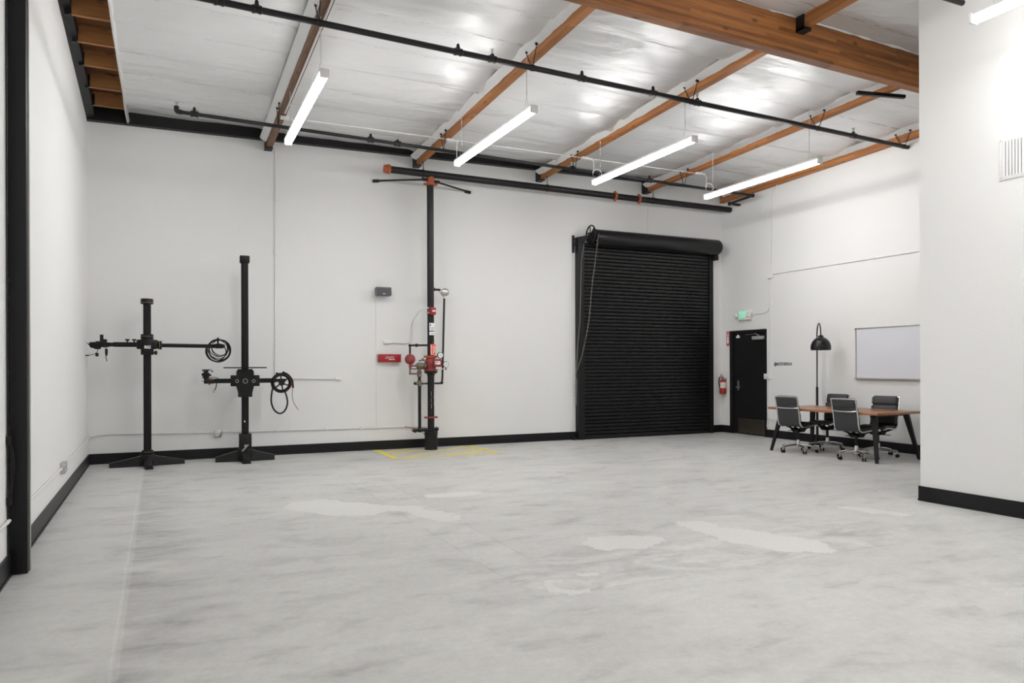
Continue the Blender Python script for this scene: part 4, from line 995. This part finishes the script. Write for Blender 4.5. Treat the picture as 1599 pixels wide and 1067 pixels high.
# gear cluster on left end
t = empty('camera_mount_gear', (.20, SY_-.03, 1.78)); tag(t, 'tangle of black camera mount and cables at the left arm end of the shorter stand', 'camera mount')
MB().rbox((0, 0, .01), (.055, .035, .04), .01).rbox((-.075, 0, -.01), (.05, .03, .035), .012).box(.0, .045, -.02, .02, .03, .145, bev=.006).rbox((.06, 0, .03), (.03, .03, .05), .01).build('mount_body', M_plastic, t)
MB().prism([(-.17, .025), (-.09, .0), (.02, -.05), (.0, -.065), (-.05, -.068), (-.10, -.045)], 1, -.015, .015).build('mount_plate', M_plastic, t)
b = MB()
rnd = random.Random(3)
for k in range(7):
    b.tube(smooth([(.12, rnd.uniform(-.03, .03), rnd.uniform(-.03, .03)), (.06, rnd.uniform(-.05, 0), rnd.uniform(-.06, .04)), (0, rnd.uniform(-.05, 0), rnd.uniform(-.06, .05)), (-.06, rnd.uniform(-.04, 0), rnd.uniform(-.05, .05)), (-.12, 0, rnd.uniform(-.02, .03))]), .006, 6)
b.tube(smooth([(-.02, -.03, -.05), (-.03, -.03, -.10), (-.06, -.03, -.14), (-.15, -.03, -.155)]), .004, 6)
b.tube(smooth([(.08, -.03, -.04), (.085, -.03, -.1), (.075, -.03, -.18), (.09, -.03, -.24)]), .005, 6)
b.build('cables', M_cable, t)
MB().box(-.055, -.015, -.04, -.02, -.17, -.12, bev=.004).lathe((-.13, -.03, -.155), (-1, 0, 0), [(0, .006), (.02, .009), (.05, .008)], 8).lathe((.083, -.03, -.06), (0, 0, -1), [(0, .02), (.06, .018), (.10, .012)], 8).build('connectors', M_plastic, t)

# taller stand
TX, TY = 2.165, 12.08
t = make_stand('camera_stand', (TX, TY, 0), math.radians(-2), 'taller black camera stand with a crossarm and small shelf, right of the shorter one', 3.10, .052, .43, 0, 2)
MB().box(-.10, .10, -.10, .10, .02, .20, bev=.015).box(-.09, .09, -.09, .09, .19, .42, bev=.008).build('base_hub', M_black, t)
MB().obox((-.05, -.10, .16), (.04, -.13, .26), .012, .02).lathe((.0, -.09, .24), (0, -1, 0), [(0, .02), (.02, .02)], 10).build('brake_lever', M_steel, t)
MB().box(-.072, .072, -.072, .072, 3.06, 3.17, bev=.012).build('top_cap', M_blkmetal, t)
MB().prism([(-.10, 1.42), (-.125, 1.38), (-.125, 1.15), (-.10, 1.05), (-.10, .99), (.10, .99), (.10, 1.05), (.125, 1.15), (.125, 1.38), (.10, 1.42)], 1, -.10, .09).box(-.21, -.12, -.085, .05, 1.155, 1.325, bev=.01).box(.12, .21, -.085, .05, 1.155, 1.325, bev=.01).build('carriage', M_blkmetal, t)
b = MB()
for x, r_ in ((0, .033), (-.12, .022), (.12, .022)): b.tube([(x+r_*math.cos(a), -.103, 1.235+r_*math.sin(a)) for a in [2*PI*k/20 for k in range(20)]], .004, 6, closed=True)
b.build('carriage_dials', M_greymid, t)
MB().box(-.31, .31, -.16, .12, 1.432, 1.450).build('shelf_plate', M_blkmetal, t)
MB().box(-.53, .60, -.05, .0, 1.215, 1.265).box(-.45, .45, -.06, .01, 1.205, 1.275).build('cross_arm', M_blkmetal, t)
MB().box(-.018, .0, -.056, -.053, .60, .625).build('sticker', M_paper, t)
t = empty('tripod_head', (1.615, TY-.04, 1.24)); tag(t, 'black tripod head with blue knob on the left end of the taller stand crossarm', 'tripod head')
MB().rbox((.03, 0, -.005), (.07, .035, .035), .012).lathe((-.01, 0, .03), (0, 0, 1), [(0, .03), (.03, .045), (.05, .055), (.09, .055), (.10, .03), (.12, .035), (.13, .055), (.14, .04)], 14).build('head_body', M_plastic, t)
MB().box(-.07, .055, -.03, .03, .165, .18, bev=.004).box(-.06, -.01, -.035, .035, .145, .16, bev=.003).build('quick_plate', M_grey, t)
MB().sphere((.075, -.02, .145), .014, 6).sphere((.06, -.02, .17), .009, 6).build('locking_knob', M_blue, t)
MB().obox((-.07, -.02, .05), (.06, -.02, .045), .01, .01).obox((-.07, 0, -.0), (0, 0, -.005), .008, .008).sphere((-.06, -.02, .10), .016, 6).sphere((.05, -.02, .09), .016, 6).build('levers', M_plastic, t)
MB().tube(smooth([(.02, -.03, .03), (.08, -.04, .06), (.15, -.04, .05), (.2, -.03, .0)]), .005, 6).tube(smooth([(.14, -.03, -.02), (.13, -.03, -.10), (.10, -.03, -.15)]), .007, 6).tube(smooth([(.05, -.03, -.02), (.03, -.03, -.06)]), .008, 6).build('cables', M_cable, t)
MB().tube(smooth([(.0, -.035, .03), (.05, -.045, .045), (.09, -.045, .035)]), .0035, 6).build('red_wire', M_red, t)
MB().lathe((.105, -.03, -.135), (-.3, 0, -1), [(0, .012), (.03, .016), (.045, .012)], 8).build('connector', M_steel, t)
# cable reel on right
t = empty('cable_reel', (2.70, TY-.08, 1.20)); tag(t, 'black cable wound on a bracket at the right end of the taller stand crossarm', 'cable reel')
b = MB(); rnd = random.Random(5)
for k in range(11):
    R1 = .15*(1-.22*rnd.random()); ph = rnd.random()*6
    b.tube([(R1*math.cos(a)+rnd.uniform(-.004, .004), -.03+.006*k+.01*math.sin(2*a+ph), R1*math.sin(a)) for a in [2*PI*j/36 for j in range(36)]], .011, 6, closed=True)
b.build('wound_cable', M_cable, t)
b = MB()
for k in range(6):
    a = PI/6+PI/3*k; b.obox((.02*math.cos(a), -.01, .02*math.sin(a)), (.13*math.cos(a+.15), -.01, .13*math.sin(a+.15)), .02, .024, (0, 1, 0))
b.lathe((0, .02, 0), (0, -1, 0), [(0, .045), (.05, .045)], 14).build('hub', M_plastic, t)
MB().tube(smooth([(-.13, -.02, -.04), (-.155, -.03, -.16), (-.165, -.03, -.3), (-.12, -.03, -.43), (-.03, -.03, -.49), (.05, -.03, -.44), (.09, -.03, -.32), (.07, -.03, -.2), (.04, -.02, -.12)], 3), .013, 8).build('hanging_loop', M_cable, t)
MB().tube(smooth([(.15, -.03, -.04), (.165, -.03, -.08), (.15, -.03, -.2), (.18, -.03, -.33), (.25, -.03, -.43)], 3), .0045, 6).build('thin_lead', mat('maroon lead', (.12, .04, .04), .5), t)
MB().lathe((.15, -.03, .0), (.2, 0, -1), [(0, .012), (.04, .016), (.07, .01)], 8).build('red_connector', M_red, t)
MB().lathe((.03, 0, .14), (0, 0, 1), [(0, .02), (.03, .022), (.04, .01)], 8).lathe((-.07, 0, .13), (0, 0, 1), [(0, .018), (.03, .02), (.035, .01)], 8).build('bracket_knobs', M_plastic, t)
tag(MB().tube(smooth([(.02+2.70, TY-.13, 1.36), (2.78, TY-.15, 1.35), (2.86, TY-.15, 1.25), (2.87, TY-.14, 1.12)]), .010, 6).build('hanging_strap', M_cable), 'black strap draped over the cable reel', 'strap')

# ================================================================ MEETING TABLE
TR = math.radians(3.1)
t = empty('meeting_table', (10.945, 8.545, 0), TR); tag(t, 'walnut topped meeting table with splayed black legs by the right wall', 'table')
MB().box(-.535, .535, -1.025, 1.035, .705, .74, bev=.006).build('tabletop', M_walnut, t)
MB().box(-.42, .42, -.87, -.82, .672, .704).box(-.42, .42, .82, .87, .672, .704).box(-.03, .03, -.85, .85, .672, .704).build('under_frame', M_black, t)
for sx in (-1, 1):
    for sy in (-1, 1):
        tx_, ty_ = sx*.37, sy*.86; fx, fy = sx*.50, sy*.99
        b = MB(); w0, w1, th = .044, .020, .015
        d = Vector((0, 1, 0)); e = Vector((1, 0, 0))
        vs = []
        for (cx, cy, z, w_) in ((fx, fy, 0, w1), (tx_, ty_, .704, w0)):
            for a, c in ((-1, -1), (1, -1), (1, 1), (-1, 1)): vs.append((cx+a*(th+ (w_-w1)*.35), cy+c*w_, z))
        b.add(vs, [(3, 2, 1, 0), (4, 5, 6, 7), (0, 1, 5, 4), (1, 2, 6, 5), (2, 3, 7, 6), (3, 0, 4, 7)]); b.build('leg', M_black, t)
# ---------------------------------------------------------------- chairs
def make_chair():
    t = empty('office_chair')
    # side frame profile (x, z): seat front -> seat rear -> up the back
    prof = smooth([(.23, .445), (.17, .462), (0, .445), (-.14, .43), (-.205, .455), (-.235, .52), (-.25, .66), (-.285, .82), (-.315, .93)], 2)
    P3 = [Vector((p.x, 0, p.y)) for p in prof]
    for s_ in (-1, 1):
        b = MB(); n_ = len(P3)
        b.tube([p+Vector((0, s_*.207, 0)) for p in P3], .0125, 8); b.build('side_rail', M_chrome, t)
    # pads
    def pad(name, c, hx, hz, ang, thick=.022):
        R = Matrix.Rotation(ang, 3, 'Y'); MB().rbox(c, (hx, .197, thick), min(thick*.98, .022), R, n=3).build(name, M_leather, t)
    pad('seat_pad', (.15, 0, .475), .085, 0, .06, .026); pad('seat_pad', (-.005, 0, .467), .075, 0, .05, .024); pad('seat_pad', (-.14, 0, .462), .065, 0, .02, .024)
    def bpad(c, hh, ang, thick): 
        R = Matrix.Rotation(ang, 3, 'Y'); MB().rbox(c, (thick, .200, hh), thick*.95, R, n=3).build('back_pad', M_leather, t)
    bpad((-.208, 0, .585), .085, -.10, .030); bpad((-.237, 0, .735), .07, -.2, .030); bpad((-.280, 0, .872), .078, -.24, .040)
    # sling seen from behind and below
    b = MB(); vs = []; fs = []
    for p in P3: vs += [(p.x-.006, -.20, p.z-.004), (p.x-.006, .20, p.z-.004)]
    for i in range(len(P3)-1): fs.append((i*2, i*2+1, i*2+3, i*2+2))
    n0 = len(vs)
    for p in P3: vs += [(p.x+.004, -.20, p.z+.004), (p.x+.004, .20, p.z+.004)]
    for i in range(len(P3)-1): fs.append((n0+i*2, n0+i*2+2, n0+i*2+3, n0+i*2+1))
    b.add(vs, fs, True); b.build('sling', M_leather, t)
    MB().tube(smooth([(-.265, -.207, .755), (-.285, -.16, .745), (-.292, 0, .742), (-.285, .16, .745), (-.265, .207, .755)]), .011, 8).build('back_stretcher', M_chrome, t)
    MB().tube([(-.315, -.212, .93), (-.315, .212, .93)], .011, 8).build('top_rail', M_chrome, t)
    # seat support
    MB().tube(smooth([(-.05, -.207, .435), (-.03, -.12, .40), (0, 0, .375), (-.03, .12, .40), (-.05, .207, .435)]), .012, 8).tube(smooth([(.10, -.207, .445), (.08, -.12, .405), (.04, 0, .375), (.08, .12, .405), (.10, .207, .445)]), .012, 8).build('seat_spreader', M_black, t)
    MB().box(-.08, .10, -.055, .055, .335, .375, bev=.012).tube([(.03, .05, .35), (.03, .21, .345)], .006, 6).build('tilt_mechanism', M_black, t)
    for q in (-.10, .10):
        MB().obox((.01, q, .350), (.12, q, .445), .022, .026).obox((.01, q, .350), (-.09, q, .438), .022, .026).obox((.01, q, .350), (.01, 0, .352), .03, .02).build('seat_strut', M_black, t)
    MB().lathe((0, 0, .20), (0, 0, 1), [(0, .021), (.14, .021)], 14).build('gas_lift', M_black, t)
    MB().lathe((0, 0, .075), (0, 0, 1), [(0, .024), (.01, .034), (.05, .038), (.11, .03), (.135, .026)], 16).build('base_hub', M_chrome, t)
    for k in range(5):
        a = 2*PI*k/5+.35; c_, s_ = math.cos(a), math.sin(a)
        arm = MB().tube([(.02*c_, .02*s_, .125), (.15*c_, .15*s_, .118), (.27*c_, .27*s_, .098), (.295*c_, .295*s_, .09)], [.021, .017, .012, .012], 8).tube([(.29*c_, .29*s_, .10), (.29*c_, .29*s_, .05)], .011, 8).build('base_arm', M_chrome, t)
        cx, cy = .29*c_, .29*s_; b = MB(); tn = Vector((-s_, c_, 0))
        for q in (-1, 1): b.lathe((cx+tn.x*q*.012, cy+tn.y*q*.012, .029), tn*q, [(0, .028), (.012, .028), (.015, .022)], 14)
        b.build('caster', M_plastic, arm)
        MB().obox((cx-tn.x*.01, cy-tn.y*.01, .045), (cx+tn.x*.01, cy+tn.y*.01, .045), .03, .03).build('caster_housing', M_chrome, arm)
    return t
c0 = make_chair()
spots = [(10.58, 9.10, 8, 'charcoal padded office chair on chrome casters, at the table end nearest the exit door'),
         (10.66, 8.02, 5, 'charcoal padded office chair seen from behind at the near long side of the table'),
         (11.32, 9.16, 186, 'charcoal padded office chair behind the table beside the floor lamp'),
         (11.30, 8.15, 196, 'charcoal padded office chair behind the table in front of the whiteboard')]
for i, (x, y, a, lb) in enumerate(spots):
    o = c0 if i == 0 else copy_tree(c0)
    o.location = (x, y, 0.002); o.rotation_euler = (0, 0, math.radians(a)); tag(o, lb, 'chair', 'office chairs at the meeting table')
# ---------------------------------------------------------------- arc lamp
LX, LY = 11.86, 9.87
t = empty('floor_lamp', (LX, LY, 0)); tag(t, 'black arched floor lamp with a domed shade behind the meeting table', 'floor lamp')
MB().lathe((0, 0, 0), (0, 0, 1), [(0, .15), (.03, .15), (.035, .145), (.04, .03)], 28).build('base', M_blackgloss, t)
MB().tube([(0, 0, .03), (0, 0, 1.05)], .022, 14).build('lower_pole', M_blackgloss, t)
SXo, SYo = -.30, -.36; r_ = math.hypot(SXo, SYo)/2; dx, dy = SXo/(2*r_), SYo/(2*r_)
pts = [(0, 0, 1.02), (0, 0, 1.5), (0, 0, 1.93)]+[(dx*(r_-r_*math.cos(a)), dy*(r_-r_*math.cos(a)), 1.97+r_*1.0*math.sin(a)) for a in [PI*k/16 for k in range(0, 17)]]
MB().tube(pts, .0115, 12).build('arched_pole', M_blackgloss, t)
sh_ = [(0, 0.0147), (-0.005, 0.0367), (-0.02, 0.0735), (-0.05, 0.1139), (-0.09, 0.1433), (-0.135, 0.1639), (-0.18, 0.1727), (-0.235, 0.1676), (-0.24, 0.1654), (-0.235, 0.1617), (-0.18, 0.1676), (-0.1, 0.1396), (-0.03, 0.0735), (-0.012, 0.0147)]
MB().lathe((SXo, SYo, 1.955), (0, 0, 1), sh_, 36).build('shade', M_blackgloss, t)
MB().lathe((SXo, SYo, 1.95), (0, 0, 1), [(0, .045), (.02, .045), (.03, .02), (.035, .015)], 18).build('shade_cap', M_blackgloss, t)
